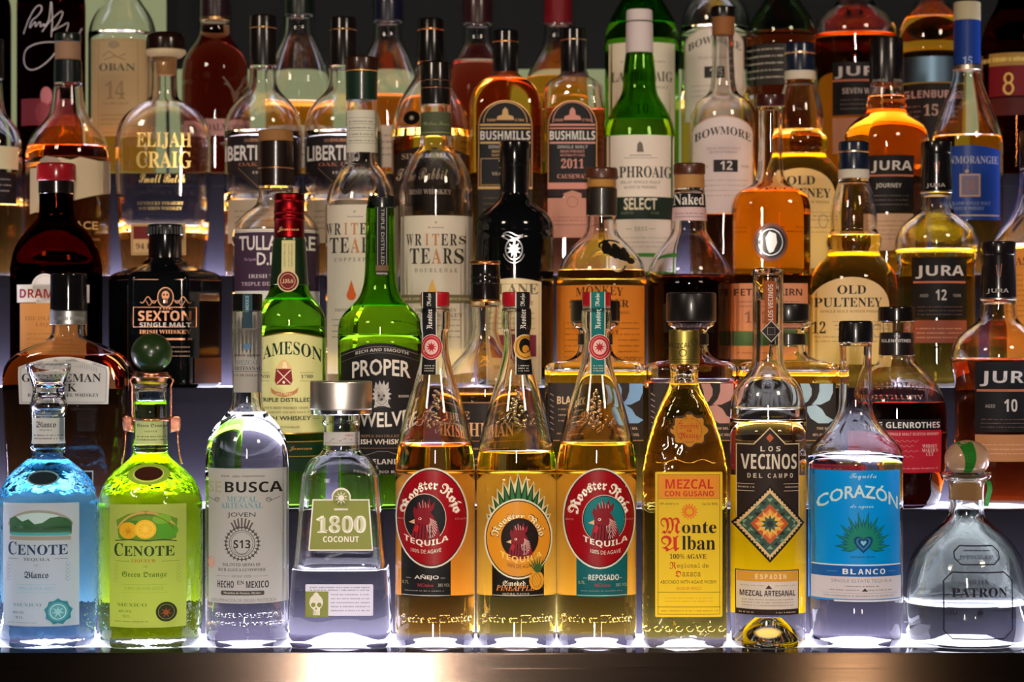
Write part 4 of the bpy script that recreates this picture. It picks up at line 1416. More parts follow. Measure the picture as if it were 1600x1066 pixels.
L.line([(174, 437), (246, 437)], 1, CP).line([(270, 437), (342, 437)], 1, CP)
L.ell(257, 465, 13, 16, CP).ell(257, 465, 11.5, 14.5, '17120f').ell(257, 462, 6, 7, CP).rect(254, 467, 260, 474, CP, same=True).ell(254.5, 461, 1.5, 1.7, '17120f').ell(259.5, 461, 1.5, 1.7, '17120f', same=True)
for q in (-1, 1):
    L.line([(257 + q * (14 + 1.6 * k), 469 + 5 * math.sin(k * .55)) for k in range(17)], 1.2, CP).line([(257 + q * (16 + 1.4 * k), 474 - 4 * math.sin(k * .7)) for k in range(12)], .9, CP)
L.frame(206, 480, 303, 512, 1, CP).text('THE', 257, 482, 22, 4, CP, 's').text('SEXTON', 255, 494, 82, 16, CP, 'b').text('SINGLE MALT', 256, 508, 80, 7, 'c8b8ac', 'b').text('IRISH WHISKEY', 256, 519, 80, 6, CP, 's')
L.rect(214, 529, 297, 532, CP).micro(216, 294, 543, 2, '9a7a64', 3, 7).rect(178, 580, 214, 600, '3a1c08').rect(300, 560, 338, 600, '4a240a').done()

# -- purple labelled whiskey
b = Bottle('whiskey_bottle', 431, 2, [(290, 25), (296, 27.5), (312, 28), (322, 32), (332, 46), (344, 59), (356, 66), (372, 68), (372, 68), (590, 68), (600, 67)],
           'clear whiskey bottle with a deep purple label and a wood topped black seal', None, LQ((.7, .3, .04)), 470, g2)
b.lathe('cap', [([(204, 25), (206, 27), (222, 27.5)], P('8a6036')), ([(222, 27), (292, 27.5)], P('1a0f0c', 'g', .25)), ([(262, 28), (265, 28)], P('8a6036', 'm'))])
L = b.lab('front_label', 7)
L.rect(362, 358, 500, 602, P('d6d2cc')).rect(362, 363, 500, 455, '3f2c3e').line([(362, 361), (500, 361)], 1, 'c8a868')
L.text('TULLAMORE', 430, 380, 118, 23, 'dcd4cc', 'B').text('D.E.W.', 432, 405, 62, 20, 'dcd4cc', 'B').text('The legendary', 392, 406, 24, 6, 'a890a0', 'i').text('IRISH WHISKEY', 430, 432, 86, 6, 'c8bcc0', 's').text('TRIPLE DISTILLED', 416, 444, 82, 6, 'b8a4b0', 'b')
L.poly([(366, 470), (380, 462), (402, 468), (410, 500), (380, 510), (366, 500)], '8a8378').rect(366, 530, 496, 560, '4a4a44').micro(372, 490, 578, 2, '8a8680', 2, 8).done()


# -- two tall bottles with a falling drop
def tears(cx, hw, top, cap, ystrip, ylab, drop, words, label, extra, level, tx=0):
    b = Bottle('whiskey_bottle', cx, 2, [(top + 58, 22), (top + 62, 24), (ystrip[1] + 16, 24.5), (ystrip[1] + 24, 29), (ystrip[1] + 36, 41), (ystrip[1] + 56, 51), (ystrip[1] + 80, 56.5), (ystrip[1] + 96, 57), (590, 57), (600, 56)],
               label, None, LQ((.93, .66, .12)), level, 'tall whiskey bottles with a falling drop on a cream label')
    b.lathe('cap', cap)
    L = b.lab('neck_label', 4)
    L.rect(cx - 24, ystrip[0], cx + 24, ystrip[1], extra)
    if extra == 'c6c3b0':
        for k in range(5):
            L.line([(cx - 24, ystrip[0] + 10 * k + 12), (cx + 24, ystrip[0] + 10 * k + 12)], .8, '8a8a7c', same=k > 0)
        L.micro(cx - 20, cx + 18, ystrip[0] + 18, 2, '77776c', 4, 10)
    else:
        L.line([(cx - 24, ystrip[1] - 5), (cx + 24, ystrip[1] - 5)], 1.2, '9a966a').text('Writers Tears', cx, ystrip[0] + 18, 40, 6, '8a8f6a', 'c')
    L.done()
    L = b.lab('front_label', 7)
    x0, x1 = cx - 56, cx + 56
    L.rect(x0, ylab, x1, 585, P('ece2cc', 't'))
    y = ylab + 38
    bx = cx
    cx = cx + tx
    L.micro(cx - 12, cx + 14, ylab + 19, 2, '9a9280').star(cx, ylab + 11, 1, 3, 5, '9a9280')
    for i, c in enumerate('WRITERS'):
        L.text(c, cx - 41 + 13.6 * i, y, 11 if c != 'I' else 5, 18 if c != 'S' or i != 6 else 13, '332e22' if i not in (2, 3) else 'b87a4a', 's')
    for i, c in enumerate('TEARS'):
        L.text(c, cx - 33 + 17 * i, y + 25.5, 14.5, 24, '332e22' if i != 2 else 'b87a4a', 's')
    for i, c in enumerate(words):
        L.text(c, cx - 30 + 60 * i / (len(words) - 1), y + 48, 4.5, 6, '8a806a', 's')
    yd = y + 97 if drop == 'c8561e' else y + 76
    k = 1 if drop == 'c8561e' else .9
    L.poly([(cx - 5, yd - 17 * k)] + [(cx - 5 + 7.5 * k * math.sin(a) * (1 if abs(a) < 9 else 1), yd + 7 * k - 8 * k * math.cos(a)) for a in [math.radians(50 + 26 * i) for i in range(11)]], drop)
    if drop != 'c8561e':
        L.rect(x0, ylab + 124, x1, ylab + 137, '6a6446').text('RICH AND SMOOTH WITH FRENCH OAK', cx, ylab + 130.5, 100, 4, 'c8c09a', 's').text('IRISH WHISKEY', cx, ylab + 156, 80, 6, '8a806a', 's')
    L.micro(cx - 36, cx + 36, 500, 2, '9a9280', 4, 9).text('IRISH WHISKEY', cx, 485, 62, 5, '8a806a', 's')
    L.done()


tears(565, 57, 90, [([(90, 24), (92, 25.5), (112, 25.5)], P('2c120a', 'g', .3)), ([(112, 25), (158, 24.5)], P('12281c', 'g', .3)), ([(110, 26), (113, 26)], P('a87a3c', 'm'))],
      (172, 238), 320, 'c8561e', 'COPPERPOT', 'tall cream labelled whiskey bottle with an orange drop and a grey neck label', 'c6c3b0', 556, -11)
tears(681, 57, 100, [([(98, 22), (100, 23.5), (165, 24)], P('151210', 'g', .2)), ([(126, 24.3), (128, 24.3)], P('8a5a34', 'm')), ([(138, 24.5), (140, 24.5)], P('8a5a34', 'm'))],
      (175, 212), 337, 'd0a040', 'DOUBLEOAK', 'tall cream labelled whiskey bottle with a pale gold drop and a black seal', '4a5038', 548)
# -- black glass bottle
b = Bottle('whiskey_bottle', 804, 2, [(300, 21), (306, 22), (316, 27), (326, 42), (337, 54), (348, 60), (362, 61.5), (362, 61.5), (590, 61.5), (600, 60)],
           'glossy black whiskey bottle with a silver crest and a cream label', BLACKG, None, None, g2, opaque=True)
b.lathe('cap', [(222, 22), (224, 23.5), (258, 23.5), (260, 22.5), (304, 22.5)], P('0c0b0c', 'g', .15))
L = b.lab('neck_print', 4)
L.text('SLANE', 803, 282, 26, 6, '9a9a9a', 's', vert=1).done()
L = b.lab('front_label', 6)
for k in range(3):
    L.line([(786 + 2.6 * i, 366 + k * 4 - 3 * math.sin(i * .5 + k)) for i in range(13)], 1.6, SILV, same=k > 0)
L.ring(803, 390, 14, 17, 2, SILV).star(803, 390, 6, 13, 9, SILV).ring(803, 390, 18, 22, 1.2, SILV, 20, 160)
L.poly([(760, 445)] + [(760 + 86 * k / 10, 441 - 6 * math.sin(math.pi * k / 10)) for k in range(11)] + [(846, 445), (846, 602), (760, 602)], P('d6c7a0')).frame(764, 444, 843, 598, .8, '9a8a60')
L.text('SLANE', 803, 452, 76, 17, '6a6250', 's').text('IRISH WHISKEY', 803, 474, 62, 7, '7a6a48', 's').micro(770, 836, 490, 2, '9a8a64', 4, 8).rect(770, 524, 838, 558, '7a3040').text('TRIPLE CASKED', 803, 576, 60, 6, '7a6a48', 's').done()

# -- orange labelled whisky with a dark emblem on its shoulder
b = Bottle('whisky_bottle', 940, 2, [(293, 22), (296, 23), (338, 23), (358, 23.5), (368, 27), (378, 37), (390, 50), (404, 61), (420, 68), (440, 70), (440, 70), (590, 70), (600, 69)],
           'clear whisky bottle with an orange label and a dark emblem on its shoulder', None, LQ((.92, .60, .08)), 424, g2)
b.lathe('cap', [([(263, 23), (265, 25), (279, 25.5), (281, 25)], P('4a2414', 'g', .4)), ([(281, 22), (295, 22)], P('a8783c'))])
b.lathe('neck_band', [(295, 24.3), (338, 24)], P('1f1a16', 'g', .4))
L = b.lab('emblem', 5, 5)
EM = P('1a1613', 'g', .3)
for x, y, r in ((948, 388, 10), (963, 394, 11), (977, 400, 9)):
    L.ell(x, y, r * .8, r, EM, same=x > 948).ell(x - 2, y - 9, 5, 5, EM, same=True).ell(x + 8, y + 8, 6, 5, EM, same=True)
L.ring(954, 384, 19, 10, 3, EM, 150, 330).ring(966, 414, 12, 12, 3, P('8a8078', 'm'), 10, 170).done(off=.0006)
L = b.lab('front_label', 7)
L.rect(871, 446, 1009, 576, P('d0883a', 't'))
L.text('MONKEY', 937, 455, 74, 14, '4a2f14', 's', sag=3).text('SHOULDER', 937, 474, 92, 12, '4a2f14', 's', sag=2).text('BLENDED MALT SCOTCH WHISKY', 940, 489, 90, 4.5, '7a4a1c', 's')
L.micro(884, 912, 505, 2, '8a5a24', 7, 9).micro(966, 1000, 505, 2, '8a5a24', 7, 9).text('TRIPLE MALT', 940, 520, 52, 6, '7a4a1c', 's').text('BATCH 27', 984, 562, 44, 6, '7a4a1c', 'c').done()

# -- brown topped bottle of dark whisky
b = Bottle('whisky_bottle', 1077, 2, [(292, 22), (296, 24), (340, 27), (350, 27), (362, 28), (374, 34), (388, 46), (404, 57), (420, 64), (436, 66), (436, 66), (590, 65), (600, 64)],
           'clear bottle of very dark whisky with a wooden stopper and black neck band', None, LQ((.10, .016, .004)), 431, g2)
b.lathe('cap', [([(256, 23.5), (258, 25), (272, 25), (274, 24)], P('4a2614', 'g', .35)), ([(274, 23), (295, 24)], P('a87c4a'))])
L = b.lab('neck_label', 4)
L.rect(1051, 302, 1104, 324, '131010').text('Naked', 1077, 312, 48, 17, 'dcd8d0', 's').rect(1050, 324, 1105, 345, P('c8aeb0')).micro(1056, 1100, 334, 2, '8a7478', 2, 5).done()
L = b.lab('lower_label', 7)
L.rect(1038, 475, 1116, 520, P('1b1712')).text('BLENDED MALT', 1077, 498, 58, 6, 'a8946a', 's').done()
# -- amber bottle with a stag roundel
b = Bottle('whisky_bottle', 1204, 2, [(166, 18), (170, 19), (230, 18.5), (270, 20), (284, 24), (292, 34), (299, 48, 2.4, .95), (308, 57, 2.8, .92), (322, 61, 3, .92), (340, 61, 3, .92), (590, 61, 3, .92), (600, 60, 3, .92)],
           'slim necked bottle of bright amber whisky with a silver roundel on its chest', None, LQ((.86, .34, .02)), 303, g2, dy=.06)
b.lathe('cap', [([(148, 21), (150, 22.5), (166, 22.5), (168, 21.5)], P('3a140e', 'g', .3))])
L = b.lab('roundel', 5, 6)
L.ell(1204, 379, 27, 30, P('5a3a34', 'm', .4)).ell(1204, 379, 23, 25, P('141114', 'g', .25)).ring(1204, 379, 19, 21, 1.2, SILV).poly([(1198, 388), (1196, 372), (1202, 362), (1212, 366), (1214, 380), (1208, 394), (1202, 396)], P('a8a6a4', 'm')).done(off=.0012)
L = b.lab('front_label', 7)
L.rect(1144, 443, 1264, 562, P('d8a888', 't')).text('FETTERCAIRN', 1202, 457, 104, 11, '4a342c', 'b').micro(1156, 1250, 472, 1.8, '9a7464', 2, 7).rect(1144, 518, 1264, 541, '5a7a4a').text('12', 1176, 496, 22, 18, '8a6450', 's').micro(1154, 1254, 552, 2, '9a7464').done()

# -- bulb necked whisky, cream arched label
OPB = lambda y, k=1.0: [(y + 58, 23), (y + 62, 24), (y + 72, 27), (y + 92, 33), (y + 112, 36.5), (y + 130, 36.5), (y + 138, 35), (y + 144, 40), (y + 150, 43), (y + 162, 43), (y + 170, 39), (y + 178, 41), (y + 190, 54), (y + 206, 65), (y + 224, 68), (y + 244, 69)]


def pulteney(cx, tier, top, label, level, lx, ylab, num):
    b = Bottle('whisky_bottle', cx, tier, OPB(top) + [(top + 350, 69), (top + 360, 68)], label, None, LQ((.93, .62, .05)), level, 'bulb necked whisky bottles with a cream arched label', dy=.052)
    b.lathe('cap', [([(top, 22), (top + 2, 23.8), (top + 44, 24)], P('121c30', 'g', .25)), ([(top + 14, 24.4), (top + 18, 24.4)], P('b8a488', 'm')), ([(top + 44, 24.3), (top + 58, 24.3)], P('c6bfae'))])
    L = b.lab('front_label', 7)
    x0, x1 = lx
    xc = (x0 + x1) / 2
    hw_ = (x1 - x0) / 2
    PL = P('dccda6', 't')
    L.poly([(x0, 570 if tier == 2 else 420)] + [(xc - hw_ * math.cos(math.pi * k / 16), ylab + 52 - 52 * math.sin(math.pi * k / 16) ** .8) for k in range(17)] + [(x1, 570 if tier == 2 else 420)], PL)
    L.text('OLD', xc, ylab + 20, 44, 14, '2a2420', 's').text('PULTENEY', xc - 3, ylab + 40, 102, 14.5, '2a2420', 's').text('SINGLE MALT SCOTCH WHISKY', xc, ylab + 54, 92, 4, '8a6a48', 's')
    L.text(num, x0 + 14, ylab + 79, 18, 19, '3a3228', 's').line([(x0 + 32, ylab + 70), (x1 - 6, ylab + 70)], .7, '9a8a64').micro(x0 + 36, x1 - 10, ylab + 76, 2, '9a8a64', 2, 6).micro(x0 + 8, x1 - 10, ylab + 94, 2, 'a89468', 2, 7)
    L.ring(x1 - 22, ylab + 84, 8, 11, 1.4, '8a8a88').done()
    return b


pulteney(1334, 2, 222, 'bulb necked whisky bottle with its whole cream label and number 12 in view', 370, (1270, 1393), 433, '12')
waisted(1463, 2, 222, .90, 'golden waisted whisky bottle with a black label numbered 12', (.93, .72, .08), 392, '12', (1428, 1513), (403, 497), P('0f0d10', 'g', .2), low='8a4a38', dy=.074)
b = Bottle('whisky_bottle', 1622, 2, [(262, 27), (266, 28), (300, 31), (325, 37), (345, 48), (362, 62), (380, 74), (400, 78), (400, 78), (590, 78), (600, 77)],
           'amber whisky bottle with a pale orange label, cut by the edge of the picture', None, LQ((.9, .6, .07)), 388, g2)
b.lathe('cap', [(205, 27), (208, 29), (265, 29)], P('141214', 'g', .2))
L = b.lab('front_label', 7)
L.rect(1580, 388, 1690, 560, P('c98f48', 't')).text('MAS', 1592, 408, 30, 13, '7a3a24', 's').micro(1586, 1680, 430, 2, '9a6a34', 9, 8).done()

# ================================================================ FOURTH STEP
b = Bottle('whisky_bottle', -14, 3, [(120, 17), (150, 18), (178, 22), (190, 32), (204, 43), (222, 49), (240, 50), (240, 50), (420, 50), (430, 49)],
           'clear whisky bottle with a black label, cut by the picture edge above the brown liqueur', None, LQ((.7, .33, .04)), 322, g3)
b.lathe('cap', [(62, 19), (64, 20), (124, 20)], BLK)
L = b.lab('front_label', 7)
L.rect(-60, 268, 20, 318, '17171c').micro(-20, 14, 280, 2, '8a8a90', 3, 9).rect(-60, 228, 22, 264, P('c8c4a4')).done()

b = Bottle('bourbon_bottle', 106, 3, [(128, 19), (131, 22), (150, 24), (172, 27), (184, 32), (198, 44), (214, 57), (232, 64), (250, 66), (250, 66), (420, 66), (430, 65)],
           'amber bourbon bottle with a torn edged cream label and a dark green seal', None, LQ((.78, .26, .03)), 232, g3)
b.lathe('cap', [([(53, 19), (55, 20.5), (67, 20.5)], P('0e1a16', 'g', .3)), ([(67, 20), (95, 20)], P('8f6f56')), ([(95, 21.5), (131, 22.5)], P('10181a', 'g', .25))])
L = b.lab('front_label', 7)
L.poly([(78, 252), (92, 246), (110, 250), (124, 245), (150, 250), (171, 247), (170, 288), (160, 300), (140, 306), (120, 312), (96, 318), (60, 330), (42, 334), (42, 262), (60, 262)], P('c4b494')).poly([(60, 250), (70, 244), (86, 246), (96, 252), (80, 262), (64, 262)], '9a8a78')
L.text('BUFFALO', 84, 326, 58, 12, 'c8a068', 'B').text('TRACE', 122, 352, 52, 13, 'c8a068', 'B').text('KENTUCKY STRAIGHT BOURBON', 106, 374, 90, 4, 'a87a48', 's').done()

b = Bottle('bourbon_bottle', 256, 3, [(90, 21), (93, 22), (98, 20), (150, 21, 2, 1), (158, 26, 2.2, 1), (166, 42, 2.5, .85), (180, 60, 3, .72), (198, 70, 3, .68), (222, 74.5, 3.2, .66), (245, 75, 3.2, .66), (330, 71, 3.2, .66), (420, 64, 3.2, .66), (430, 62, 3.2, .66)],
           'broad shouldered bourbon bottle with gold script and a round wooden stopper', None, LQ((.82, .36, .04), .06), 364, g3, dy=.058)
st = b.lathe('stopper', [([(52, 23), (55, 28), (62, 30.5), (79, 31)], P('1c0c08', 'g', .2)), ([(79, 31.5), (84, 31.5), (88, 27), (91, 23)], P('c6b48e'))], dx=3)
b.lathe('cork', [(91, 16), (118, 14)], CORK, dx=3, parent=st)
L = b.lab('gold_lettering', 7, 8)
GL_ = P('c9ac6a', 'm', .4)
L.text('ELIJAH', 256, 220, 86, 26, GL_, 's').text('CRAIG', 256, 250, 86, 26, GL_, 's').text('Small Batch', 253, 279, 72, 14, GL_, 'c').text('1789', 254, 302, 48, 14, G(), 'c').text('KENTUCKY STRAIGHT', 250, 318, 72, 5, P('a08a5a', 'm'), 's').text('BOURBON WHISKEY', 250, 326, 68, 5, P('a08a5a', 'm'), 's').done(off=.0004)
L = b.lab('front_label', 7)
L.rect(204, 350, 290, 399, P('cba878')).rect(208, 354, 286, 374, '6a2420').frame(206, 352, 288, 397, 1, '8a6a3a').text('94 PROOF', 242, 385, 60, 9, '4a3420', 's').done()


def liberties(cx, label, top, capsule, word, wx, ww):
    b = Bottle('whiskey_bottle', cx, 3, [(102, 19), (106, 21), (122, 21), (138, 23), (148, 31), (160, 44), (174, 54), (190, 59.5), (208, 60.5), (208, 60.5), (420, 60.5), (430, 59)],
               label, None, LQ((.88, .42, .05)), 330, 'whiskey bottles with a black pointed shield label')
    b.lathe('cap', [([(top, 19), (top + 2, 20.5), (104, 21)], capsule), ([(top + 18, 21.2), (top + 21, 21.2)], P('8a6a44', 'm'))])
    L = b.lab('front_label', 7)
    L.poly([(cx - 59, 212), (cx + 59, 212), (cx + 59, 268), (cx + 30, 282), (cx, 306), (cx - 30, 282), (cx - 59, 268)], P('211c1d')).rect(cx - 30, 217, cx + 40, 222, '6a4a3c')
    L.text('DUBLIN', cx, 219, 40, 5, 'a8785c', 's').text(word, wx, 239, ww, 24, 'd6d0cc', 'B').text('OAK DEVIL', cx, 257, 78, 6, '9a5c44', 's').text('IRISH', cx, 270, 34, 4, 'b8a8a0', 's').line([(cx - 40, 262), (cx - 2, 298)], .8, '8a6a58').line([(cx + 40, 262), (cx + 2, 298)], .8, '8a6a58').done()
    L = b.lab('lower_label', 7)
    L.rect(cx - 58, 312, cx + 58, 380, P('a89a84')).micro(cx - 46, cx + 46, 330, 2, '6a6054', 4, 9).done()


liberties(411, 'whiskey bottle with a black shield label, above the purple labelled bottle', 25, P('130f0e', 'g', .25), 'IBERTIES', 385, 74)
liberties(536, 'whiskey bottle with a black shield label, behind the grey necked drop bottle', 28, P('140f10', 'g', .2), 'LIBERTIES', 519, 82)

b = Bottle('whiskey_bottle', 673, 3, [(96, 19), (99, 21), (112, 22), (124, 27), (140, 38), (160, 50), (182, 58), (206, 61.5), (206, 61.5), (420, 61.5), (430, 60)],
           'amber whiskey bottle with a small black oval on its shoulder, behind the gold drop bottle', None, LQ((.9, .5, .04)), 216, g3)
b.lathe('cap', [([(30, 18), (32, 20), (98, 20.5)], P('100d0d', 'g', .2)), ([(45, 20.8), (49, 20.8)], P('9a6a44', 'm'))])
L = b.lab('seal', 5, 5)
L.ell(643, 184, 13, 11, P('14100f', 'g', .3)).star(643, 184, 2, 5, 6, 'b8a88a').done()
L = b.lab('front_label', 7)
L.poly([(614, 246)] + [(614 + 118 * k / 12, 240 - 12 * math.sin(math.pi * k / 12)) for k in range(13)] + [(732, 246), (732, 330), (614, 330)], P('2a2220')).text('SINGLE MALT', 673, 244, 92, 9, 'b89a78', 's').text('The Rabbit', 660, 272, 84, 18, 'c8b49a', 'c').text('IRISH WHISKEY', 668, 300, 80, 8, 'd0c4b0', 's').done()

# -- two square shouldered bottles with black arched labels


def bushmills(cx, hw, label, lx, top, acc, liq, level, age, low):
    b = Bottle('whiskey_bottle', cx, 3, [(112, 18), (115, 20), (120, 24, 2, 1), (126, 36, 2.6, .95), (136, 46, 3.2, .86), (150, hw - 3, 4, .8), (166, hw, 4.5, .8), (180, hw, 4.5, .8), (420, hw, 4.5, .8), (430, hw - 1, 4.5, .8)],
               label, None, LQ(liq), level, 'square shouldered whiskey bottles with a black arched label')
    b.lathe('cap', [([(top, 18.5), (top + 2, 20), (115, 20)], P('100e10', 'g', .2)), ([(top + 17, 20.3), (top + 20, 20.3)], P('b8905c', 'm'))])
    x0, x1 = lx
    xc, w = (x0 + x1) / 2, x1 - x0
    L = b.lab('front_label', 7)
    yb_ = 292
    arch = lambda k_, y_: [(xc - w / 2 * k_ * math.cos(math.pi * k / 16), y_ - (yy0) * k_ * math.sin(math.pi * k / 16)) for k in range(17)]
    yy0 = 40
    L.poly([(x0, yb_)] + arch(1, 197) + [(x1, yb_)], P('b98a5a', 'm', .45)).poly([(x0 + 1.5, yb_)] + arch(.965, 197) + [(x1 - 1.5, yb_)], P('1b1a1b')).line(arch(.80, 192), 1.2, acc)
    L.poly([(xc - 14, 188), (xc - 12, 182), (xc - 5, 180), (xc - 4, 172), (xc, 168), (xc + 4, 172), (xc + 5, 180), (xc + 12, 182), (xc + 14, 188)], acc).text('1608', xc - 22, 188, 14, 4, acc, 's').text('1784', xc + 22, 188, 14, 4, acc, 's')
    L.rect(x0 + 3, 194, x1 - 3, 197, acc).rect(x0 + 3, 200, x1 - 3, 202, acc).text('BUSHMILLS', xc, 212, w * .92, 14, 'd6d2cc', 'b').rect(x0 + 3, 222, x1 - 3, 225, acc)
    L.text('SINGLE MALT', xc, 230, w * .62, 5, 'a8a4a0', 'b').text('IRISH WHISKEY', xc, 237, w * .5, 4, acc, 's').text('MATURED IN CASKS', xc, 243, w * .5, 3.6, acc, 's').text(age, xc, 256, w * (.46 if len(age) > 2 else .24), 15, acc if len(age) > 2 else 'd8c8a0', 's')
    if len(age) > 2:
        L.text('CAUSEWAY', xc, 276, w * .62, 7, acc, 's')
        L.rect(x0, 286, x1, 296, acc).rect(x0, 296, x1, 308, '2a1c22')
        L.poly([(x0, 310), (xc - 14, 310), (xc - 14, 303), (xc, 298), (xc + 14, 303), (xc + 14, 310), (x1, 310), (x1, 372), (x0, 372)], 'c08a78').ring(xc, 316, 9, 9, 1.2, '9a6a5c').line([(x0, 352), (x1, 352)], 1.2, '8a5a50').micro(x0 + 8, x1 - 8, 340, 2, '9a6a5c', 2, 5)
    else:
        L.text('YEARS OLD', xc, 272, w * .5, 5, 'c8b48a', 's').frame(x0 + 4, 248, x1 - 4, 290, .8, acc).rect(x0, 292, x1, 296, acc).rect(x0, 296, x1, 372, low).micro(x0 + 8, x1 - 8, 310, 2, '6a5434', 6, 9)
    L.done()


bushmills(790, 56, 'orange whiskey bottle with a black arched label trimmed in gold', (747, 832), 48, P('c8a26a'), (.90, .42, .03), 128, '10', P('2a2624'))
bushmills(896, 49, 'whiskey bottle with a black arched label trimmed in pink and dated 2011', (856, 933), 45, P('c98a7c'), (.62, .15, .03), 172, '2011', None)

LAPH = [(78, 19), (84, 21.5), (100, 23.5), (116, 25.5), (136, 25.5), (150, 29), (164, 38), (182, 48), (200, 54), (216, 56.5), (216, 56.5), (420, 56.5), (430, 55)]
b = Bottle('whisky_bottle', 999, 3, LAPH, 'green glass whisky bottle with a cream label, dark green band and long white cap', G('aedb84'), LQ((.75, .85, .3)), 190, g3)
b.lathe('cap', [([(16, 19), (18, 20.5), (34, 20.5)], P('cfc4c4')), ([(34, 19.8), (36, 19.8)], P('5a5450')), ([(36, 20.8), (84, 21.6)], P('cfc4c4'))])
L = b.lab('front_label', 7)
L.rect(943, 211, 1056, 425, P('d8d0c4')).poly([(996, 225), (1000, 221), (1004, 225), (1006, 238), (995, 238)], '6a645c').line([(975, 247), (1028, 247)], .8, '8a847a').line([(984, 243), (1018, 243)], 1.4, '8a847a')
L.text('LAPHROAIG', 998, 269, 106, 18, '2c2a28', 's').text('ISLAY SINGLE MALT', 1001, 285, 62, 4.5, '7a766e', 's').text('SCOTCH WHISKY', 1001, 293, 52, 4.5, '7a766e', 's')
L.rect(943, 308, 1056, 343, '1d2b23').text('SELECT', 1001, 319, 52, 19, 'd4cdb4', 'B').text('AGED IN', 980, 333, 20, 4, '6a7a68', 's').text('OAK', 1024, 333, 14, 4, '6a7a68', 's').text('1815', 1001, 358, 20, 7, '8a8f6a', 's').line([(978, 358), (988, 358)], .8, '8a8f6a').line([(1014, 358), (1024, 358)], .8, '8a8f6a').micro(958, 1044, 372, 1.8, 'a8a490', 3, 7).rect(943, 396, 1056, 402, '3a8a2c').done()

b = Bottle('whisky_bottle', 1130, 3, [(44, 15), (50, 16), (100, 17), (128, 19), (145, 22), (152, 30), (160, 42), (170, 49), (185, 52), (200, 52.5), (420, 52.5), (430, 51)],
           'clear whisky bottle with a white arched label, small black 12 and a tall corked neck', None, LQ((.30, .07, .01)), 336, g3)
b.lathe('cap', [([(11, 17.5), (13, 19), (28, 19)], P('0f0d0d', 'g', .25)), ([(28, 18), (56, 17)], P('8a5a34'))])
L = b.lab('front_label', 7)
L.poly([(1083, 334)] + [(1131 - 48 * math.cos(math.pi * k / 18), 208 - 27 * math.sin(math.pi * k / 18)) for k in range(19)] + [(1179, 334)], P('c8a8a0')).poly([(1085, 333)] + [(1131 - 46 * math.cos(math.pi * k / 18), 208 - 25 * math.sin(math.pi * k / 18)) for k in range(19)] + [(1177, 333)], P('d2c6c4'))
L.text('BOWMORE', 1131, 208, 88, 13, '3a3634', 's', sag=11).text('ISLAY SINGLE MALT', 1131, 232, 52, 4, '9a8a88', 's').text('SCOTCH WHISKY', 1131, 238, 44, 4, '9a8a88', 's').rect(1115, 250, 1153, 269, '2c2a2a').text('12', 1135, 259, 19, 14, 'd4cfcc', 'b').text('AGED', 1100, 260, 14, 4, '9a8a88', 's').text('YEARS', 1165, 260, 14, 4, '9a8a88', 's').micro(1092, 1170, 282, 1.6, 'b09c98', 4, 8).done()

pulteney(1250, 3, 68, 'bulb necked whisky bottle behind the slim necked amber one', 205, (1195, 1309), 262, '')
# -- round shouldered bottle with a ringed neck, black label
b = Bottle('whisky_bottle', 1385, 3, [(130, 23), (134, 26), (150, 28), (158, 29), (163, 31), (168, 31), (173, 29), (180, 36), (188, 48), (198, 59), (212, 65), (228, 66.5), (245, 65), (270, 60), (300, 59), (420, 63), (430, 62)],
           'round shouldered bottle glowing amber with a ringed neck and a black label', None, LQ((.88, .40, .02)), 152, g3)
b.lathe('cap', [(60, 24), (62, 26), (132, 27)], P('120f11', 'g', .25))
L = b.lab('cap_print', surf=(27, 2, 1))
L.text('JURA', 1374, 126, 18, 5, '9a9690', 'b').text('JURA', 1404, 126, 16, 5, '9a9690', 'b').done()
L = b.lab('front_label', 7, 10)
L.rect(1357, 243, 1429, 330, JL).text('JURA', 1394, 261, 64, 19, 'b5b1ae', 'b').rect(1357, 273, 1429, 276, 'a8644a').text('JOURNEY', 1389, 291, 40, 9, 'b5b1ae', 'b').micro(1366, 1420, 306, 1.5, '6a6058', 3, 7).done()
L = b.lab('lower_label', 8, 12)
L.rect(1357, 334, 1429, 392, P('b59a84')).micro(1364, 1420, 346, 1.8, '8a6a58', 5, 7).done()

b = Bottle('whisky_bottle', 1511, 3, [(104, 19), (107, 21.5), (113, 22), (117, 21), (130, 24), (150, 31), (172, 40), (196, 49), (216, 54.5), (232, 56), (420, 56), (430, 55)],
           'conical necked whisky bottle with a royal blue label and blue seal', None, LQ((.75, .40, .04)), 216, g3)
b.lathe('cap', [([(4, 20), (6, 21), (33, 21)], P('a8a082')), ([(33, 20.6), (103, 21)], P('16337a', 'p', .35)), ([(103, 22.6), (111, 22.6)], P('b0a894', 'm'))])
L = b.lab('cap_print', surf=(21.1, 2, 1))
L.text('15', 1512, 95, 14, 13, '8fa6d0', 's').done()
L = b.lab('front_label', 7)
L.poly([(1456, 344)] + [(1456 + 111 * k / 12, 234 - 7 * math.sin(math.pi * k / 12)) for k in range(13)] + [(1567, 344)], P('17357e', 'p', .35)).text('GLENMORANGIE', 1511, 250, 104, 12, '8a8fa8', 's').ell(1511, 268, 3, 3, 'a08a78').rect(1500, 272, 1532, 308, 'a08878').rect(1503, 275, 1529, 305, '6a6480').text('18', 1516, 290, 14, 16, '8a6a60', 's').text('HIGHLAND SINGLE MALT', 1512, 318, 72, 5, '7a8ab0', 's').text('SCOTCH WHISKY', 1512, 326, 52, 5, '7a8ab0', 's').line([(1460, 337), (1564, 337)], 2, 'b09a70').done()

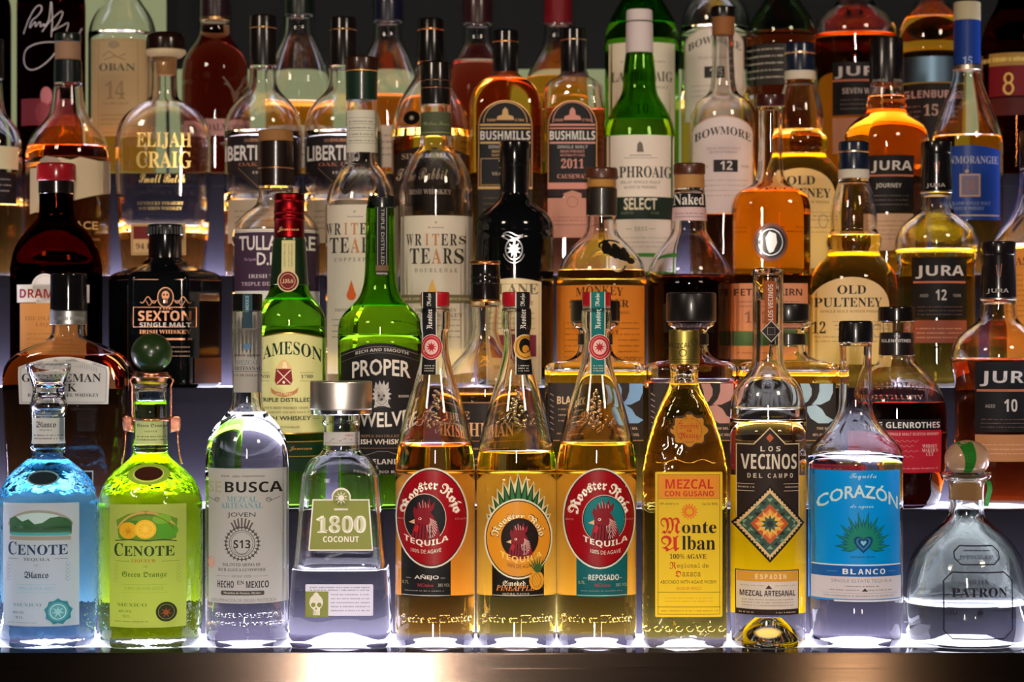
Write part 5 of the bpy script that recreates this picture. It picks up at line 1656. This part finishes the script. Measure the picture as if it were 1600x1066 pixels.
# ================================================================ TOP STEP
NECK = lambda hw: [(-118, 17), (-112, 18), (-60, 18)]
b = Bottle('whisky_bottle', -16, 4, [(-95, 16), (-90, 17), (-40, 18), (-15, 24), (5, 32), (20, 33), (20, 33), (262, 33), (274, 32)],
           'nearly black bottle cut by the picture edge beside the signed one', G('4a1a10'), LQ((.15, .03, .01)), 0, g4)
b.lathe('cap', [(-120, 17), (-118, 18), (-92, 18)], BLK)
b = Bottle('whisky_bottle', 80, 4, [(-95, 18), (-90, 19), (-62, 20), (-45, 28), (-25, 44), (-5, 52), (10, 53), (10, 53), (262, 53), (274, 52)],
           'tall dark red whisky bottle with a white handwritten signature', G('7a2020'), LQ((.16, .015, .012)), 10, g4)
b.lathe('cap', [(-122, 19), (-120, 20), (-88, 20)], BLK)
L = b.lab('signature', 5, 6)
SG = P('b8b4b8')
sig = [(34, 52), (44, 28), (56, 10), (64, 8), (66, 16), (58, 26), (48, 32), (44, 46), (52, 36), (56, 34), (54, 44), (60, 36), (64, 34), (62, 44), (70, 36), (68, 44), (76, 34), (78, 20), (80, -4), (82, 30), (80, 58)]
L.line(chaikin([(float(x), float(y)) for x, y in sig], 2), 1.6, SG)
L.line(chaikin([(66., 50.), (80., 30.), (100., 12.), (90., 40.), (76., 52.), (96., 40.), (106., 32.), (102., 48.)], 2), 1.5, SG)
L.line(chaikin([(88., 62.), (92., 72.), (80., 92.), (60., 108.), (44., 110.), (34., 98.), (36., 78.), (50., 70.), (70., 66.), (92., 66.)], 2), 1.7, SG).line([(121, 40), (118, 50)], 1.4, SG).done()
L = b.lab('front_label', 7)
L.rect(30, 154, 124, 196, P('7a3038')).ell(72, 150, 9, 14, P('b87078')).ell(66, 176, 12, 16, P('8a4048')).done()

b = Bottle('whisky_bottle', 191, 4, [(-105, 17), (-100, 18), (-40, 19), (-12, 22), (5, 31), (22, 43), (38, 50), (54, 53), (54, 53), (262, 53), (274, 52)],
           'clear whisky bottle with a tall parchment label numbered 14', None, LQ((.75, .30, .04)), 205, g4)
b.lathe('cap', [(-130, 18), (-128, 19), (-70, 19)], P('1a2a22', 'g', .3))
L = b.lab('front_label', 7)
L.rect(140, 60, 242, 213, P('c8ae80', 't')).frame(152, 62, 214, 208, .8, '9a8458').text('OBAN', 182, 105, 56, 12, '4a463c', 's').ell(178, 70, 9, 6, '8a7c60').line([(160, 88), (170, 80), (184, 90), (196, 84)], 1.4, '7a6c50').line([(162, 94), (178, 88), (196, 94)], 1.2, '7a6c50').text('14', 180, 141, 30, 28, '9a8258', 's').text('YEARS OLD', 180, 162, 40, 4, '9a8258', 's').micro(156, 210, 180, 1.8, 'a08a5c', 3, 7).done()

b = Bottle('whisky_bottle', 336, 4, [(-60, 18), (-55, 19), (0, 21), (34, 22), (52, 23), (64, 28), (78, 39), (94, 48), (112, 51.5), (130, 52), (130, 52), (262, 52), (274, 51)],
           'deep red whisky bottle with a silver stag head on its shoulder', None, LQ((.12, .006, .003)), 40, g4)
b.lathe('cap', [([(-90, 20), (-88, 22), (28, 23)], P('24121a', 'g', .3)), ([(28, 23.4), (34, 23.4)], P('a8865c', 'm'))])
L = b.lab('stag_head', 5, 5)
L.poly([(352, 128), (366, 150), (380, 134), (388, 122), (376, 138), (368, 146), (362, 140)], P('b0a898', 'm'))
L.line([(366, 146), (356, 130), (348, 120)], 2.2, P('b0a898', 'm')).line([(366, 146), (374, 132), (378, 118)], 2.2, P('b0a898', 'm')).line([(358, 134), (350, 130)], 1.6, P('b0a898', 'm')).poly([(360, 142), (372, 142), (368, 160), (364, 160)], P('b0a898', 'm')).done(off=.0012)
L = b.lab('front_label', 7)
L.rect(288, 186, 384, 212, P('b88a84')).text('THE DALMORE', 338, 199, 88, 11, '4a2c2c', 's').done()

# -- three conical shouldered bottles
TRI = lambda y, k=1: [(y, 19), (y + 3, 21.5), (y + 28, 22), (y + 40, 27), (y + 62, 38), (y + 88, 48), (y + 112, 52), (y + 130, 52)]
for cx, y, lv, T, cm, lb in ((467, 22, 168, (.75, .22, .02), '0f1a16', 'clear conical shouldered bottle with a dark green seal over orange whisky'),
                             (606, 32, 152, (.70, .16, .02), '12142a', 'clear conical shouldered bottle with a navy seal over red whisky'),
                             (746, 36, 102, (.28, .02, .012), '2c1016', 'conical shouldered bottle of dark red liquor with a maroon seal')):
    b = Bottle('whisky_bottle', cx, 4, TRI(y) + [(262, 52), (274, 51)], lb, None, LQ(T), lv, g4)
    b.lathe('cap', [(-48 + (y - 22), 21), (-46 + (y - 22), 22.5), (y + 3, 23)], P(cm, 'g', .3))
    L = b.lab('front_label', 7)
    L.rect(cx - 48, 196, cx + 48, 262, P('c9bfae' if cx != 746 else '5a2420')).micro(cx - 36, cx + 36, 212, 2.4, '6a5a4a', 4, 10).done()

b = Bottle('whiskey_bottle', 872, 4, [(34, 20), (38, 22), (60, 22.5), (76, 27), (94, 36), (112, 46), (128, 51), (145, 52), (145, 52), (262, 52), (274, 51)],
           'clear whiskey bottle with a long crimson seal over orange whiskey', None, LQ((.80, .30, .02)), 123, g4)
b.lathe('cap', [([(-50, 20), (-48, 21.5), (38, 22)], P('6a141c', 'p', .4))])
L = b.lab('front_label', 7)
L.rect(826, 178, 918, 262, P('b8946a')).micro(836, 908, 196, 2.4, '6a4a34', 5, 10).done()

b = Bottle('whisky_bottle', 1003, 4, [(-92, 19), (-88, 21), (-50, 25), (-20, 26), (0, 31), (18, 43), (36, 52), (52, 57), (66, 58), (66, 58), (262, 58), (274, 57)],
           'green glass whisky bottle with a pale label, behind the white capped one', G('aedb84'), LQ((.75, .85, .3)), 40, g4)
b.lathe('cap', [(-150, 20), (-148, 21), (-88, 22)], P('cfc4c4'))
L = b.lab('front_label', 7)
L.rect(953, 66, 1056, 250, P('d0cab6')).text('LAPHROAIG', 1004, 119, 96, 16, '4a4844', 's').micro(970, 1040, 96, 2, '8a867a').text('ISLAY SINGLE MALT', 1010, 136, 70, 4.5, '8a867a', 's').text('10', 1004, 170, 24, 16, '4a6a40', 's').done()

b = Bottle('whisky_bottle', 1118, 4, [(-110, 15), (-60, 17), (-28, 20), (-10, 26), (0, 38), (12, 48), (28, 53), (45, 54), (45, 54), (262, 54), (274, 53)],
           'clear whisky bottle with a white arched label, behind the tall corked neck', None, LQ((.75, .42, .05)), 170, g4)
b.lathe('cap', [(-140, 18), (-138, 19), (-100, 18)], BLK)
L = b.lab('front_label', 7)
L.poly([(1072, 190)] + [(1118 - 46 * math.cos(math.pi * k / 18), 68 - 27 * math.sin(math.pi * k / 18)) for k in range(19)] + [(1164, 190)], P('b8a08c')).poly([(1074, 189)] + [(1118 - 44 * math.cos(math.pi * k / 18), 68 - 25 * math.sin(math.pi * k / 18)) for k in range(19)] + [(1162, 189)], P('cdc4b8'))
L.text('BOWMORE', 1118, 66, 82, 12, '4a4640', 's', sag=11).rect(1101, 104, 1135, 122, '2c2a28').text('15', 1118, 113, 18, 13, 'c8c4bc', 'b').text('ISLAY SINGLE MALT', 1118, 90, 52, 4, '9a9084', 's').micro(1082, 1154, 134, 1.8, 'a89c90', 3, 8).done()

b = Bottle('whisky_bottle', 1222, 4, [(-90, 17), (-60, 18), (-20, 20), (0, 26), (14, 36), (30, 47), (46, 52), (60, 53), (60, 53), (262, 53), (274, 52)],
           'dark red whisky bottle with a slate label, behind the navy capped bulb neck', G('d8e4d0'), LQ((.32, .03, .012)), 53, g4)
b.lathe('cap', [(-128, 18), (-126, 19), (-84, 19)], BLK)
L = b.lab('front_label', 7)
L.rect(1172, 68, 1230, 132, P('34302e')).micro(1176, 1224, 76, 2.6, 'b8b4a8', 5, 11).done()

b = Bottle('whisky_bottle', 1336, 4, [(-110, 22), (-80, 23), (-30, 25), (-5, 27), (8, 31), (16, 42), (26, 55), (40, 63), (56, 65), (80, 63), (110, 60), (140, 60), (262, 62), (274, 61)],
           'burnt orange whisky bottle on the top step with a black label', None, LQ((.72, .18, .015)), 57, g4)
b.lathe('cap', [(-140, 22), (-138, 24), (-96, 24)], P('120f11', 'g', .25))
L = b.lab('front_label', 7, 10)
L.rect(1303, 97, 1400, 180, JL).text('JURA', 1350, 113, 88, 19, 'aaa6a2', 'b').rect(1303, 124, 1400, 127, 'a8644a').text('SEVEN WOOD', 1350, 142, 66, 9, 'a8a4a0', 'b').micro(1314, 1390, 156, 1.6, '6a6058', 3, 7).rect(1303, 184, 1400, 240, 'a87860').done()

b = Bottle('whisky_bottle', 1456, 4, [(-95, 17), (-60, 18), (-10, 20), (8, 26), (22, 38), (38, 47), (56, 51), (70, 52), (70, 52), (262, 52), (274, 51)],
           'amber whisky bottle with a slate blue band above a black label', None, LQ((.8, .34, .03)), 31, g4)
b.lathe('cap', [(-130, 18), (-128, 19), (-90, 19)], BLK)
L = b.lab('front_label', 7)
L.rect(1408, 88, 1506, 128, P('5e7688', 'm', .45)).rect(1408, 130, 1506, 220, P('241d1b')).text('GLENBURGIE', 1462, 147, 92, 12, 'b8948c', 'b').text('15', 1455, 172, 22, 18, 'b8a08c', 's').micro(1418, 1440, 166, 2, '8a6a5c', 4, 8).micro(1474, 1496, 166, 2, '8a6a5c', 4, 8).done()

b = Bottle('whisky_bottle', 1588, 4, [(-110, 20), (-60, 21), (-20, 23), (10, 30), (30, 42), (50, 51), (70, 54), (70, 54), (262, 54), (274, 53)],
           'dark bottle with a gold and crimson label, cut by the edge beside the blue seal', G('8a5a34'), LQ((.22, .06, .012)), 20, g4)
b.lathe('cap', [(-140, 21), (-138, 22), (-100, 22)], BLK)
L = b.lab('front_label', 7)
L.rect(1538, 82, 1640, 102, P('9a7a3c')).rect(1538, 102, 1640, 150, P('6a141c')).micro(1544, 1636, 92, 7, 'd8c068').ring(1577, 122, 7, 9, 3, 'd8b860').ring(1577, 138, 8, 10, 3, 'd8b860').rect(1538, 152, 1640, 180, P('4a1a18')).done()
bpy.data.objects.remove(_to)
